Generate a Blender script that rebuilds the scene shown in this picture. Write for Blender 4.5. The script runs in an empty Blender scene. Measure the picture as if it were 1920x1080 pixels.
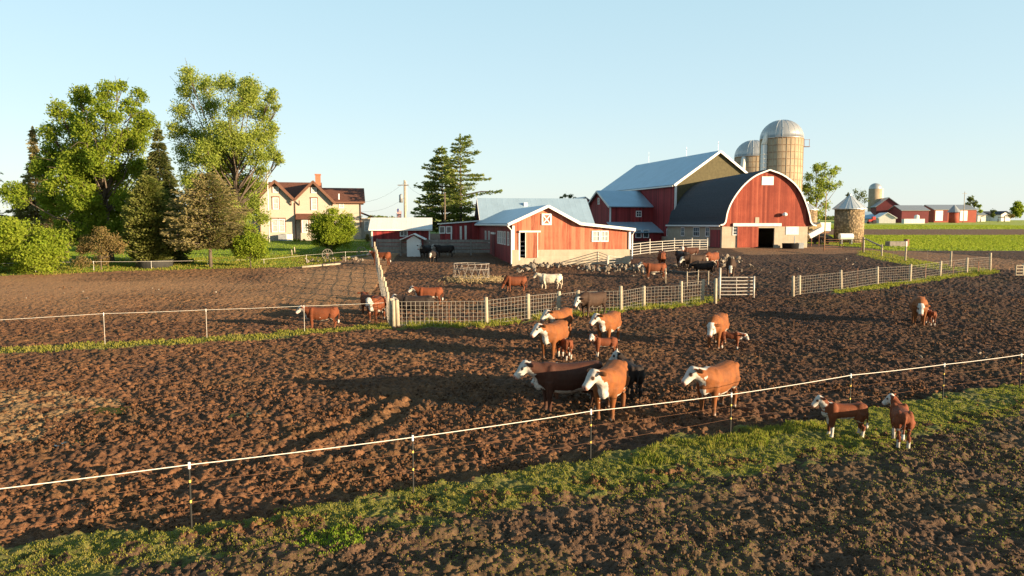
import bpy, bmesh, math, random
import numpy as np
from mathutils import Vector, Matrix
from mathutils.geometry import normal as _n
random.seed(7); RNG = np.random.default_rng(7)
R = math.radians
SC = bpy.context.scene
COL = SC.collection

# ------------------------------------------------------------------ camera
CAMZ = 4.9; FPX = 1350.0; PITCH = math.atan(120/1350)
cam_d = bpy.data.cameras.new('camera'); cam = bpy.data.objects.new('camera', cam_d); COL.objects.link(cam)
cam.location = (0, 0, CAMZ); cam.rotation_euler = (math.pi/2-PITCH, 0, 0)
cam_d.sensor_width = 36; cam_d.lens = 36*FPX/1920; cam_d.clip_end = 9000; cam_d.clip_start = .1
SC.camera = cam
# ------------------------------------------------------------------ light
SUN_AZ, SUN_EL = R(-27), R(9.0)          # angle from +X towards +Y, elevation
sdir = Vector((math.cos(SUN_EL)*math.cos(SUN_AZ), math.cos(SUN_EL)*math.sin(SUN_AZ), math.sin(SUN_EL)))
sun_d = bpy.data.lights.new('sun', 'SUN'); sun = bpy.data.objects.new('sun', sun_d); COL.objects.link(sun)
sun_d.energy = 5.0; sun_d.angle = R(.5); sun_d.color = (1, .77, .49)
sun.rotation_euler = (-sdir).to_track_quat('-Z', 'Y').to_euler(); sun.location = (60, -40, 40)
world = bpy.data.worlds.new('World'); SC.world = world; world.use_nodes = True
wt = world.node_tree; sky = wt.nodes.new('ShaderNodeTexSky'); sky.sky_type = 'NISHITA'; sky.sun_disc = False
sky.sun_elevation = SUN_EL; sky.sun_rotation = R(90)-SUN_AZ
sky.air_density = 1.0; sky.dust_density = .6; sky.ozone_density = 1.5
bg = wt.nodes['Background']; bg.inputs['Strength'].default_value = .076
wtc = wt.nodes.new('ShaderNodeTexCoord'); wsx = wt.nodes.new('ShaderNodeSeparateXYZ'); wt.links.new(wtc.outputs['Generated'], wsx.inputs[0])
wrp = wt.nodes.new('ShaderNodeValToRGB'); wt.links.new(wsx.outputs[2], wrp.inputs[0])      # pale spring haze towards the horizon
els = wrp.color_ramp.elements; els[0].position = 0.0; els[0].color = (.73, .81, .82, 1); els[1].position = .9; els[1].color = (.20, .36, .48, 1)
for p_, c_ in ((.06, (.67, .79, .82, 1)), (.16, (.58, .76, .83, 1)), (.30, (.49, .71, .80, 1)), (.5, (.24, .45, .6, 1))):
    e_ = els.new(p_); e_.color = c_
wmx = wt.nodes.new('ShaderNodeMix'); wmx.data_type = 'RGBA'; wmx.inputs[0].default_value = .75
wsc = wt.nodes.new('ShaderNodeVectorMath'); wsc.operation = 'SCALE'; wsc.inputs['Scale'].default_value = 4.9; wt.links.new(wrp.outputs[0], wsc.inputs[0])
wt.links.new(sky.outputs[0], wmx.inputs[6]); wt.links.new(wsc.outputs[0], wmx.inputs[7]); wt.links.new(wmx.outputs[2], bg.inputs['Color'])
SC.view_settings.view_transform = 'Standard'; SC.view_settings.look = 'None'
SC.view_settings.exposure = 1.7; SC.view_settings.gamma = 1
SC.cycles.max_bounces = 6; SC.cycles.transparent_max_bounces = 8
SC.cycles.use_denoising = True

# ------------------------------------------------------------------ terrain height
_ty = np.array([-200, 0, 36, 42, 48, 55, 62, 75, 90, 100, 115, 130, 150, 200, 280, 360, 450, 520, 700, 5000.])
_tl = np.array([0, 0, 0, .14, .45, .9, 1.36, 1.7, 2.1, 2.6, 2.95, 3.2, 3.5, 4.2, 4.9, 5.5, 7.2, 7.7, 7.5, 7.5])
_tr = np.array([0, 0, 0, .14, .45, .9, 1.36, 1.65, 1.95, 2.0, 2.15, 2.5, 2.9, 3.9, 4.8, 5.5, 7.2, 7.7, 7.5, 7.5])
_fy = np.arange(-200, 5000, .5); _k = np.hanning(15); _k /= _k.sum()
_fl = np.convolve(np.pad(np.interp(_fy, _ty, _tl), 7, 'edge'), _k, 'valid')
_fr = np.convolve(np.pad(np.interp(_fy, _ty, _tr), 7, 'edge'), _k, 'valid')
def H(x, y):
    s = np.clip((np.asarray(x, float)+18)/26, 0, 1); s = s*s*(3-2*s)
    return np.interp(y, _fy, _fl)*(1-s)+np.interp(y, _fy, _fr)*s
_fw = Vector((0, math.cos(PITCH), -math.sin(PITCH))); _up = Vector((0, math.sin(PITCH), math.cos(PITCH)))
def ray(px, py):
    return _fw + Vector((1, 0, 0))*((px-960)/FPX) + _up*((540-py)/FPX)
def at(px, py, y):
    d = ray(px, py); t = y/d.y
    return Vector((d.x*t, y, CAMZ+d.z*t))
def G(px, py):
    d = ray(px, py); lo, hi = 1.0, 900.0
    f = lambda y: CAMZ+d.z/d.y*y-float(H(d.x/d.y*y, y))
    prev = lo
    for y in np.concatenate([np.arange(2, 150, 1.0), np.arange(150, 900, 5.0)]):
        if f(y) < 0: lo, hi = prev, y; break
        prev = y
    for _ in range(30):
        m = (lo+hi)/2
        if f(m) > 0: lo = m
        else: hi = m
    x = d.x/d.y*hi
    return Vector((x, hi, float(H(x, hi))))
def ground(x, y): return Vector((x, y, float(H(x, y))))

# ------------------------------------------------------------------ noise in numpy
def _h(ix, iy, s):
    n = (ix*374761393 + iy*668265263 + s*974634777) & 0xffffffff
    n = ((n ^ (n >> 13))*1274126177) & 0xffffffff
    return ((n ^ (n >> 16)) & 0xffff)/65535.0
def vn(x, y, s=0):
    ix = np.floor(x).astype(np.int64); iy = np.floor(y).astype(np.int64); fx = x-ix; fy = y-iy
    fx = fx*fx*(3-2*fx); fy = fy*fy*(3-2*fy)
    a = _h(ix, iy, s); b = _h(ix+1, iy, s); c = _h(ix, iy+1, s); d = _h(ix+1, iy+1, s)
    return (a*(1-fx)+b*fx)*(1-fy)+(c*(1-fx)+d*fx)*fy
def fbm(x, y, s=0, o=4):
    r = 0; a = .5; t = 0
    for i in range(o):
        r = r+a*vn(x*2**i+17*i, y*2**i-9*i, s+i); t += a; a *= .55
    return r/t
def worley(x, y, s=0):
    ix = np.floor(x).astype(np.int64); iy = np.floor(y).astype(np.int64); best = np.full(x.shape, 9.0)
    for i in (-1, 0, 1):
        for j in (-1, 0, 1):
            cx = ix+i; cy = iy+j
            dx = cx+_h(cx, cy, s)-x; dy = cy+_h(cx, cy, s+5)-y
            best = np.minimum(best, dx*dx+dy*dy)
    return np.sqrt(best)
def inpoly(x, y, poly):
    r = np.zeros(x.shape, bool); n = len(poly)
    for i in range(n):
        x1, y1 = poly[i][0], poly[i][1]; x2, y2 = poly[(i+1) % n][0], poly[(i+1) % n][1]
        if y1 == y2: continue
        c = ((y1 > y) != (y2 > y)) & (x < (x2-x1)*(y-y1)/(y2-y1)+x1)
        r ^= c
    return r

# ------------------------------------------------------------------ zones of the ground (world polygons)
def gp(*pts): return [tuple(G(*p))[:2] for p in pts]
Z_STRIP = gp((-400, 1075), (0, 1032), (360, 992), (560, 955), (775, 916), (1107, 855), (1369, 815), (1480, 800), (1592, 778), (1767, 745), (1920, 722), (2400, 640),
             (2400, 690), (1920, 775), (1720, 830), (1500, 878), (1250, 918), (860, 978), (560, 1025), (250, 1085), (-100, 1160), (-400, 1210))
Z_MIDL = gp((-300, 668), (0, 651), (300, 637), (735, 606), (735, 617), (300, 646), (0, 662), (-300, 680))
Z_MESH = gp((740, 602), (912, 600), (990, 592), (1164, 573), (1341, 556), (1341, 566), (1164, 584), (990, 603), (912, 612), (742, 618))
Z_RWIRE = gp((1560, 545), (1645, 532), (1706, 524), (1762, 517), (1812, 510), (1862, 505), (1870, 512), (1800, 519), (1730, 528), (1640, 541), (1575, 551))
Z_RIN = gp((1612, 470), (1640, 470), (1720, 487), (1790, 500), (1860, 503), (1860, 509), (1780, 507), (1700, 497), (1650, 487), (1612, 478))
_a = gp((0, 517), (250, 507), (430, 503), (560, 500), (640, 489), (700, 478))
Z_LAWN = [(-260, _a[0][1]-1)]+_a+[(at(695, 450, 88).x, 88), (at(690, 450, 110).x, 110), (at(900, 450, 150).x, 150), (0, 230), (-300, 230)]
Z_TRACK = gp((1360, 464), (1515, 463), (1640, 466), (1760, 474), (1940, 490), (2100, 505), (2100, 540), (1940, 510), (1870, 503), (1780, 498), (1700, 486), (1620, 474), (1540, 476), (1400, 478))
Z_STRAW = gp((-150, 735), (0, 728), (130, 738), (230, 748), (150, 770), (110, 785), (70, 815), (0, 832), (-150, 850))
Z_GARDEN = gp((545, 487), (600, 480), (690, 479), (700, 486), (640, 494), (570, 498))
Z_LOW = gp((-400, 1190), (0, 1060), (560, 1005), (860, 960), (1250, 905), (1500, 868), (1720, 820), (2000, 755), (2400, 690), (2400, 1500), (-400, 1500))
Z_BANK = Z_STRIP[:11]+gp((2400, 1500), (-400, 1500))
Z_EDGE = gp((-400, 1160), (0, 1055), (560, 985), (860, 940), (1250, 888), (1500, 850), (1720, 800), (1920, 750), (2400, 670), (2400, 760), (1720, 900), (860, 1050), (0, 1150), (-400, 1260))
Y471 = G(1800, 470).y; Y441 = G(1800, 441).y; Y430 = G(1800, 430).y
RUT = gp((560, 870), (640, 835), (720, 790), (765, 755), (790, 730)); RUT2 = gp((500, 850), (590, 815), (680, 775), (730, 745))

def zones(x, y):
    jx = x+(vn(x*1.3, y*1.3, 31)-.5)*.9+(vn(x*5, y*5, 33)-.5)*.35; jy = y+(vn(x*1.3, y*1.3, 32)-.5)*.9+(vn(x*5, y*5, 34)-.5)*.35
    far = y > 30
    kx = np.where(far, jx+(vn(x*.6, y*.6, 35)-.5)*.8, jx)
    strip = inpoly(jx, jy, Z_STRIP)
    strip &= ~inpoly(jx, jy, Z_EDGE) | (fbm(x*2.1, y*2.1, 37, 3) > .5)
    g = strip | inpoly(x+(jx-x)*.35, y+(jy-y)*.35, Z_MIDL) | (inpoly(x+(jx-x)*.5, y+(jy-y)*.5, Z_MESH) & (vn(x*.7, y*.7, 40) > .35)) | inpoly(jx, jy, Z_RWIRE) | inpoly(jx, jy, Z_RIN)
    lawn = inpoly(kx, jy, Z_LAWN) & ~inpoly(jx, jy, Z_GARDEN)
    crop = ((y > Y471) & (y < Y441) & (x > 44)) | (y > Y430) | ((y > 150) & (x < 40)) | ((y > 118) & (y < Y441) & (x > 30)) 
    crop = crop & ~lawn
    tan = np.zeros(x.shape)
    tan[inpoly(kx, jy, Z_TRACK)] = .55
    tan[(y > Y441) & (y <= Y430) & (x > 20) & ~lawn] = .35
    tan[(y > 100) & (y < Y471)] = .5
    bl = (x < G(705, 560).x-(y-40)*.10) & (y > 36) & ~lawn
    tan = np.where(bl, np.clip((y-34)/14, 0, 1)*np.clip(.3+2.6*(fbm(x*.10, y*.16, 44)-.3), .1, 1), tan)
    st = inpoly(jx, jy, Z_STRAW)
    tan = np.where(st & (vn(x*2.2, y*2.2, 46) > .28), 1.2, tan)
    # a sparse green flush over parts of the trodden earth
    thin = np.clip((fbm(x*.45, y*.45, 51)-.56)*5, 0, .55)
    lowr = (y < 19)
    thin = np.where(lowr, np.clip((fbm(x*.6, y*.6, 52)-.5)*2.5, 0, .08), thin*.1)
    return g, lawn, crop, tan, thin, strip

def relief(x, y):
    g, lawn, crop, tan, thin, strip = zones(x, y)
    amp = np.ones(x.shape); amp[g] = .6; amp[lawn] = .12; amp[crop] = .1; amp *= np.clip(1-.72*np.clip(tan, 0, 1), .25, 1); amp[tan > 1] = .8
    wx = x+.18*(vn(x*3, y*3, 3)-.5); wy = y+.18*(vn(x*3, y*3, 4)-.5)
    w1 = worley(wx*3.1, wy*3.1, 1); w2 = worley(wx*7.3, wy*7.3, 2)
    ws = np.clip((fbm(x*.35, y*.35, 61, 3)-.36)*4, .25, 1)
    bil = 0
    for q_, (fq, am) in enumerate(((2.6, .045), (5.2, .085), (10.5, .06))): bil = bil+am*np.abs(2*vn(wx*fq+9*q_, wy*fq-7*q_, 70+q_)-1)
    clod = np.clip(w1, 0, .8)*.06*ws+np.clip(w2, 0, .8)*.05+bil
    soft = (fbm(x*1.1, y*1.1, 8, 4)-.5)*.09+(fbm(x*.28, y*.28, 9, 3)-.5)*.25
    lump = np.clip(fbm(x*10, y*10, 12, 3)-.5, -.3, .3)*.10
    d = amp*(clod-.15+soft+lump)
    # furrows trodden along the fence
    ux, uy = .93, .36
    fr = np.sin((x*-uy+y*ux)*2*math.pi/1.15+2*fbm(x*.5, y*.5, 20))*.035*np.clip((16.5-y)/6, 0, 1)*(~strip)
    d = d+fr*amp
    d = np.where(inpoly(x, y, Z_LOW), d*.72, d*.9)
    d = d+np.where(inpoly(x+(vn(x*1.3, y*1.3, 31)-.5)*.9, y+(vn(x*1.3, y*1.3, 32)-.5)*.9, Z_BANK), .11, 0)
    for line in (RUT, RUT2):
        best = np.full(x.shape, 9.0)
        for (ax, ay), (bx, by) in zip(line[:-1], line[1:]):
            L2 = (bx-ax)**2+(by-ay)**2; t = np.clip(((x-ax)*(bx-ax)+(y-ay)*(by-ay))/L2, 0, 1)
            best = np.minimum(best, np.hypot(x-ax-t*(bx-ax), y-ay-t*(by-ay)))
        d = d-.09*np.exp(-(best/.2)**2)+.04*np.exp(-((best-.5)/.2)**2)
    return d, (g, lawn, crop, tan, thin, strip)
def gz(x, y):
    x = np.atleast_1d(np.asarray(x, float)); y = np.atleast_1d(np.asarray(y, float))
    return H(x, y)+relief(x, y)[0]*np.clip((95-y)/35, 0, 1)

# ------------------------------------------------------------------ materials
class NT:
    def __init__(s, name):
        s.m = bpy.data.materials.new(name); s.m.use_nodes = True; s.t = s.m.node_tree; s.t.nodes.clear()
        s.out = s.n('ShaderNodeOutputMaterial')
    def n(s, typ, **kw):
        o = s.t.nodes.new(typ)
        for k, v in kw.items(): setattr(o, k, v)
        return o
    def l(s, a, b): s.t.links.new(a, b)
    def set(s, sock, v):
        if hasattr(v, 'is_linked') or isinstance(v, bpy.types.NodeSocket): s.l(v, sock)
        else: sock.default_value = v
    def math(s, op, a, b=0.0, c=None):
        o = s.n('ShaderNodeMath', operation=op); s.set(o.inputs[0], a); s.set(o.inputs[1], b)
        if c is not None: s.set(o.inputs[2], c)
        return o.outputs[0]
    def mix(s, f, a, b, blend='MIX'):
        o = s.n('ShaderNodeMix', data_type='RGBA', blend_type=blend); s.set(o.inputs[0], f)
        s.set(o.inputs[6], a if not isinstance(a, tuple) else (*a[:3], 1)); s.set(o.inputs[7], b if not isinstance(b, tuple) else (*b[:3], 1))
        return o.outputs[2]
    def noise(s, vec, scale, detail=5, rough=.6):
        o = s.n('ShaderNodeTexNoise'); o.inputs['Scale'].default_value = scale; o.inputs['Detail'].default_value = detail
        o.inputs['Roughness'].default_value = rough; s.l(vec, o.inputs['Vector']); return o.outputs['Fac']
    def ramp(s, f, lo, hi, a=0., b=1.):
        o = s.n('ShaderNodeMapRange'); s.set(o.inputs[0], f); o.inputs[1].default_value = lo; o.inputs[2].default_value = hi
        o.inputs[3].default_value = a; o.inputs[4].default_value = b; return o.outputs[0]
    def coord(s): return s.n('ShaderNodeTexCoord').outputs['Object']
    def scale(s, vec, sc):
        o = s.n('ShaderNodeVectorMath', operation='MULTIPLY'); s.l(vec, o.inputs[0]); o.inputs[1].default_value = sc; return o.outputs[0]
    def bump(s, h, st=.4, dist=.02):
        o = s.n('ShaderNodeBump'); o.inputs['Strength'].default_value = st; o.inputs['Distance'].default_value = dist; s.l(h, o.inputs['Height']); return o.outputs[0]
    def pbr(s, col, rough=.8, metal=0., nrm=None, spec=.3):
        p = s.n('ShaderNodeBsdfPrincipled'); s.set(p.inputs['Base Color'], col if not isinstance(col, tuple) else (*col[:3], 1)); s.set(p.inputs['Roughness'], rough)
        p.inputs['Metallic'].default_value = metal; p.inputs['Specular IOR Level'].default_value = spec
        if nrm is not None: s.l(nrm, p.inputs['Normal'])
        s.l(p.outputs[0], s.out.inputs[0]); return p

def k(c, f): return tuple(min(1, v*f) for v in c[:3])
def surf(name, col, rough=.8, var=.2, vs=1.5, metal=0., spec=.3, boards=None, fade=None, cobble=None, ribs=None, ribaxis='x', streak=None, streakcol=None, bump=.15, bs=25, rows=None, col2=None):
    t = NT(name); c = t.coord()
    base = t.mix(t.ramp(t.noise(c, vs, 6, .65), .3, .7), k(col, 1-var), col2 or k(col, 1+var))
    h = t.noise(c, bs, 4)
    hh = t.math('MULTIPLY', h, .25)
    sx = t.n('ShaderNodeSeparateXYZ'); t.l(c, sx.inputs[0])
    if cobble:
        vo = t.n('ShaderNodeTexVoronoi'); vo.inputs['Scale'].default_value = cobble; t.l(c, vo.inputs['Vector'])
        sc_ = t.n('ShaderNodeSeparateColor'); t.l(vo.outputs['Color'], sc_.inputs[0]); base = t.mix(.65, base, t.mix(sc_.outputs[0], k(col, .4), k(col, 1.35)))
        base = t.mix(t.ramp(vo.outputs['Distance'], .42, .6, 0, .7), base, k(col, .3)); hh = t.math('SUBTRACT', hh, t.math('MULTIPLY', vo.outputs['Distance'], 3.5))
    if boards:
        s = t.math('DIVIDE', t.math('ADD', sx.outputs[0], sx.outputs[1]), boards)
        wn = t.n('ShaderNodeTexWhiteNoise', noise_dimensions='1D'); t.l(t.math('FLOOR', s), wn.inputs['W'])
        f = t.math('FRACT', s)
        g = t.math('MULTIPLY', t.math('LESS_THAN', f, .1), 1.0)
        base = t.mix(t.ramp(wn.outputs[0], 0, .5, .8, 0), base, k(col, .5)); base = t.mix(t.ramp(wn.outputs[0], .55, 1, 0, .7), base, k(col, 1.5) if not fade else fade)
        base = t.mix(t.math('MULTIPLY', g, .35), base, k(col, .3))  # shade of the board grooves mixed into the base colour
        hh = t.math('SUBTRACT', hh, t.math('MULTIPLY', g, 1.5))
    if rows:
        s = t.math('DIVIDE', sx.outputs[2], rows); f = t.math('FRACT', s); g = t.math('LESS_THAN', f, .12)
        wn = t.n('ShaderNodeTexWhiteNoise', noise_dimensions='1D'); t.l(t.math('FLOOR', s), wn.inputs['W'])
        base = t.mix(t.math('MULTIPLY', wn.outputs[0], .2), base, k(col, .7))
        hh = t.math('SUBTRACT', hh, g)
    if ribs:
        s = t.math('DIVIDE', sx.outputs[0 if ribaxis == 'x' else 1], ribs); f = t.math('FRACT', s)
        g = t.math('LESS_THAN', f, .14)
        wn = t.n('ShaderNodeTexWhiteNoise', noise_dimensions='1D'); t.l(t.math('FLOOR', s), wn.inputs['W'])
        base = t.mix(t.math('MULTIPLY', wn.outputs[0], .16), base, k(col, .72))
        hh = t.math('ADD', hh, t.math('MULTIPLY', g, 1.8))
    if streak:
        n2 = t.ramp(t.noise(t.scale(c, (3.6, 3.6, .3)), 1.5, 6, .75), .44, .66, 0, streak)
        base = t.mix(n2, base, streakcol or k(col, .5))
    t.pbr(base, rough, metal, t.bump(hh, bump*2, .02), spec)
    return t.m

M = {}
def leafmat(name, a, b, c, trans=.35):
    t = NT(name); co = t.coord()
    col = t.mix(t.ramp(t.noise(co, .55, 3), .35, .65), a, b)
    g = t.n('ShaderNodeNewGeometry')
    col = t.mix(t.math('MULTIPLY', g.outputs['Random Per Island'], .7), col, c)
    d = t.n('ShaderNodeBsdfDiffuse'); tr = t.n('ShaderNodeBsdfTranslucent'); t.l(col, d.inputs[0])
    t.l(t.mix(.5, col, (.26, .37, .03), 'MIX'), tr.inputs[0])
    mx = t.n('ShaderNodeMixShader'); mx.inputs[0].default_value = trans; t.l(d.outputs[0], mx.inputs[1]); t.l(tr.outputs[0], mx.inputs[2])
    t.l(mx.outputs[0], t.out.inputs[0]); M[name] = t.m
leafmat('leaf_maple', (.11, .18, .018), (.19, .25, .028), (.27, .29, .04), .5)
leafmat('leaf_light', (.19, .26, .04), (.27, .32, .055), (.35, .36, .09), .5)
leafmat('leaf_crop', (.15, .20, .022), (.22, .26, .03), (.28, .29, .05), .4)
leafmat('leaf_bush', (.15, .23, .02), (.23, .29, .028), (.29, .31, .045), .5)
leafmat('leaf_brown', (.15, .10, .05), (.21, .13, .06), (.18, .15, .05), .3)
leafmat('needle_dark', (.035, .055, .018), (.065, .08, .024), (.12, .105, .04), .2)
leafmat('needle_olive', (.075, .08, .028), (.12, .10, .045), (.15, .11, .055), .2)
leafmat('needle_pine', (.09, .145, .042), (.17, .20, .05), (.26, .26, .08), .4)
leafmat('leaf_grass', (.14, .175, .018), (.23, .215, .034), (.34, .25, .085), .45)
leafmat('leaf_green', (.11, .20, .016), (.17, .25, .022), (.22, .26, .04), .4)
leafmat('needle_brown', (.17, .14, .06), (.23, .18, .08), (.25, .21, .10), .4)
leafmat('needle_green', (.09, .12, .026), (.15, .16, .04), (.20, .18, .06), .35)
leafmat('leaf_far', (.06, .085, .025), (.09, .11, .03), (.12, .13, .045), .2)
M['bark'] = surf('bark', (.10, .075, .055), .9, .4, 6, bump=.4)
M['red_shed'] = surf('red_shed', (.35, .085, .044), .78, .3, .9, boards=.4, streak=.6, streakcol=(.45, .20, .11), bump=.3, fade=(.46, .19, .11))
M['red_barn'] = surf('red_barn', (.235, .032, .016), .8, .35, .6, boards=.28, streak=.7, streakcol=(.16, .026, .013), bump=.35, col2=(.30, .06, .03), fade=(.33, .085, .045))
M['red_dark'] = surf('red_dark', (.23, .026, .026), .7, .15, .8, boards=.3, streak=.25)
M['red_far'] = surf('red_far', (.27, .06, .035), .8, .12, .3)
M['maroon'] = surf('maroon', (.13, .026, .028), .8, .12, .3)
M['white'] = surf('white', (.68, .66, .63), .6, .06, 2, streak=.2, streakcol=(.55, .5, .42))
M['white_dirty'] = surf('white_dirty', (.62, .60, .55), .7, .15, 3, streak=.4, streakcol=(.4, .34, .27))
M['concrete'] = surf('concrete', (.37, .31, .235), .9, .16, 1.2, streak=.5, streakcol=(.30, .23, .16), rows=.4, bump=.12)
M['stone_wall'] = surf('stone_wall', (.28, .20, .115), .9, .3, 3.5, bump=.6, bs=5, cobble=3.2, streak=.4, streakcol=(.2, .13, .07))
M['metal_roof'] = surf('metal_roof', (.34, .45, .53), .42, .08, .5, metal=.35, spec=.5, ribs=.75, ribaxis='x', bump=.2, streak=.15)
M['metal_roof_y'] = surf('metal_roof_y', (.34, .45, .53), .42, .08, .5, metal=.35, spec=.5, ribs=.75, ribaxis='y', bump=.2, streak=.15)
M['white_roof'] = surf('white_roof', (.62, .60, .57), .5, .06, .6, ribs=.6, ribaxis='x', bump=.3)
M['shingle_dark'] = surf('shingle_dark', (.050, .054, .062), .92, .25, 4, rows=.22, bump=.3, bs=40, spec=.15)
M['shingle_brown'] = surf('shingle_brown', (.12, .05, .032), .9, .25, 3, rows=.2, bump=.3, bs=40, spec=.2)
M['gable_olive'] = surf('gable_olive', (.088, .074, .038), .9, .25, 2.5, rows=.25, streak=.3)
M['cream'] = surf('cream', (.38, .325, .26), .8, .05, 1, bump=.1)
M['brown_trim'] = surf('brown_trim', (.14, .065, .04), .7, .15, 4)
M['brick'] = surf('brick', (.35, .13, .07), .85, .25, 8, rows=.1)
M['silo'] = surf('silo', (.33, .255, .17), .85, .18, .8, streak=.7, streakcol=(.25, .17, .09), boards=None, rows=None)
M['silo_dome'] = surf('silo_dome', (.40, .385, .36), .38, .08, .5, metal=.55, spec=.5)
M['galv'] = surf('galv', (.50, .51, .50), .4, .12, 4, metal=.5, spec=.5)
M['pipe'] = surf('pipe', (.42, .38, .33), .55, .25, 5, metal=.3)
M['wire'] = surf('wire', (.34, .30, .25), .5, .1, 5, metal=.3)
M['rope'] = surf('rope', (.62, .57, .50), .6, .05, 30)
M['post_wood'] = surf('post_wood', (.33, .28, .205), .9, .25, 5, streak=.5, streakcol=(.2, .15, .1), bump=.4)
M['board_grey'] = surf('board_grey', (.22, .19, .165), .9, .3, 4, streak=.5, bump=.4)
M['post_black'] = surf('post_black', (.018, .017, .016), .6, .2, 5)
M['yellow'] = surf('yellow', (.75, .55, .10), .5, .1, 5)
M['glass'] = surf('glass', (.035, .045, .055), .12, .3, 2, spec=.6, bump=0)
M['glass_pale'] = surf('glass_pale', (.33, .34, .33), .2, .25, 3, spec=.5, bump=0)
M['black'] = surf('black', (.012, .012, .013), .7, .2, 5)
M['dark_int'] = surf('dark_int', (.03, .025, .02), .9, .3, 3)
M['stone'] = surf('stone', (.25, .205, .16), .9, .45, 2.5, bump=.5, bs=9)
t = NT('stone'); co = t.coord(); oi = t.n('ShaderNodeObjectInfo'); b_ = t.mix(oi.outputs['Random'], (.13, .10, .075), (.33, .275, .215)); b_ = t.mix(t.ramp(t.noise(co, 3, 5), .35, .7, .5, 0), b_, (.09, .065, .045))
t.pbr(b_, .9, 0, t.bump(t.noise(co, 8, 4), .5, .03), .2); M['stone'] = t.m
M['straw'] = surf('straw', (.30, .22, .11), .9, .3, 8, bump=.6)
M['rust'] = surf('rust', (.19, .09, .05), .85, .35, 6, bump=.2)
M['grey_metal'] = surf('grey_metal', (.26, .27, .28), .5, .2, 3, metal=.3)
M['trough'] = surf('trough', (.05, .048, .047), .6, .3, 6)
M['red_paint'] = surf('red_paint', (.45, .04, .03), .4, .1, 5)
t = NT('water'); t.pbr((.03, .025, .02), .06, 0, None, .5); M['water'] = t.m
M['flag_red'] = surf('flag_red', (.4, .03, .04), .8, .1, 5); M['flag_blue'] = surf('flag_blue', (.03, .04, .18), .8, .1, 5)

# coat of the cattle: the pattern itself is stored per vertex
t = NT('coat'); at_ = t.n('ShaderNodeAttribute', attribute_name='coat'); co = t.coord()
cc = t.mix(t.ramp(t.noise(co, 4, 6, .75), .40, .72, 0, .5), at_.outputs['Color'], (.05, .026, .017), 'MIX'); cc = t.mix(t.ramp(t.noise(t.scale(co, (9, 9, 3)), 2, 4, .7), .5, .75, 0, .10), cc, (.26, .15, .08))
t.pbr(cc, .75, 0, t.bump(t.noise(t.scale(co, (1, 1, .4)), 45, 3), .35, .015), .2); M['coat'] = t.m

# ground
t = NT('earth'); co = t.n('ShaderNodeTexCoord').outputs['Object']
za = t.n('ShaderNodeAttribute', attribute_name='zone'); zs = t.n('ShaderNodeSeparateColor'); t.l(za.outputs['Color'], zs.inputs[0])
zb = t.n('ShaderNodeAttribute', attribute_name='zone_b'); zc = t.n('ShaderNodeSeparateColor'); t.l(zb.outputs['Color'], zc.inputs[0])
n1 = t.noise(co, .35, 6, .6); n2 = t.noise(co, 3.2, 7, .7); n3 = t.noise(co, 14, 5, .7)
mud = t.mix(t.ramp(n2, .34, .62), (.040, .017, .008), (.175, .078, .034))
mud = t.mix(t.ramp(n3, .52, .72, 0, .6), mud, (.26, .14, .068))
mud = t.mix(t.ramp(n1, .46, .70, 0, .6), mud, (.042, .022, .013))
mud_pos = t.n('ShaderNodeSeparateXYZ'); t.l(co, mud_pos.inputs[0]); wf = t.ramp(t.math('ADD', mud_pos.outputs[0], t.math('MULTIPLY', t.noise(co, .12, 4), 18)), 6, 22, 0, .62)
mud = t.mix(wf, mud, (.030, .0155, .010))   # the trodden ground is darker towards the right
dryg = t.mix(t.ramp(n2, .34, .64), (.032, .019, .012), (.115, .068, .039)); mud = t.mix(t.math('MULTIPLY', zc.outputs[1], .8), mud, dryg)
tan = t.mix(t.ramp(n2, .3, .7), (.23, .112, .05), (.35, .185, .084)); straw = t.mix(t.ramp(n2, .3, .7), (.13, .068, .03), (.28, .17, .078))
col = t.mix(t.ramp(zs.outputs[1], 0, 1), mud, tan); col = t.mix(t.ramp(zc.outputs[2], 0, 1), col, straw)
gr = t.mix(t.ramp(n2, .35, .65), (.07, .078, .014), (.15, .14, .032)); gr = t.mix(t.ramp(n3, .55, .75, 0, .7), gr, (.20, .135, .06))
gf = t.math('MULTIPLY', zs.outputs[0], t.ramp(n3, .22, .5)); col = t.mix(gf, col, gr)
lawn = t.mix(t.ramp(n2, .3, .7), (.10, .15, .016), (.16, .20, .026)); lawn = t.mix(t.ramp(n1, .4, .7, 0, .5), lawn, (.21, .20, .04))
col = t.mix(zs.outputs[2], col, lawn)
crop = t.mix(t.ramp(t.noise(t.scale(co, (.05, .5, 1)), 1.0, 6, .7), .3, .7), (.20, .27, .025), (.36, .38, .06)); crop = t.mix(t.ramp(t.noise(co, .03, 4), .4, .7, 0, .45), crop, (.40, .36, .09))
col = t.mix(zc.outputs[0], col, crop)
rough = t.ramp(n1, .55, .75, .95, .7)
t.pbr(col, rough, 0, t.bump(t.math('ADD', n3, t.math('MULTIPLY', t.noise(co, 45, 3), .4)), .7, .05), .25); M['earth'] = t.m

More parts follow.
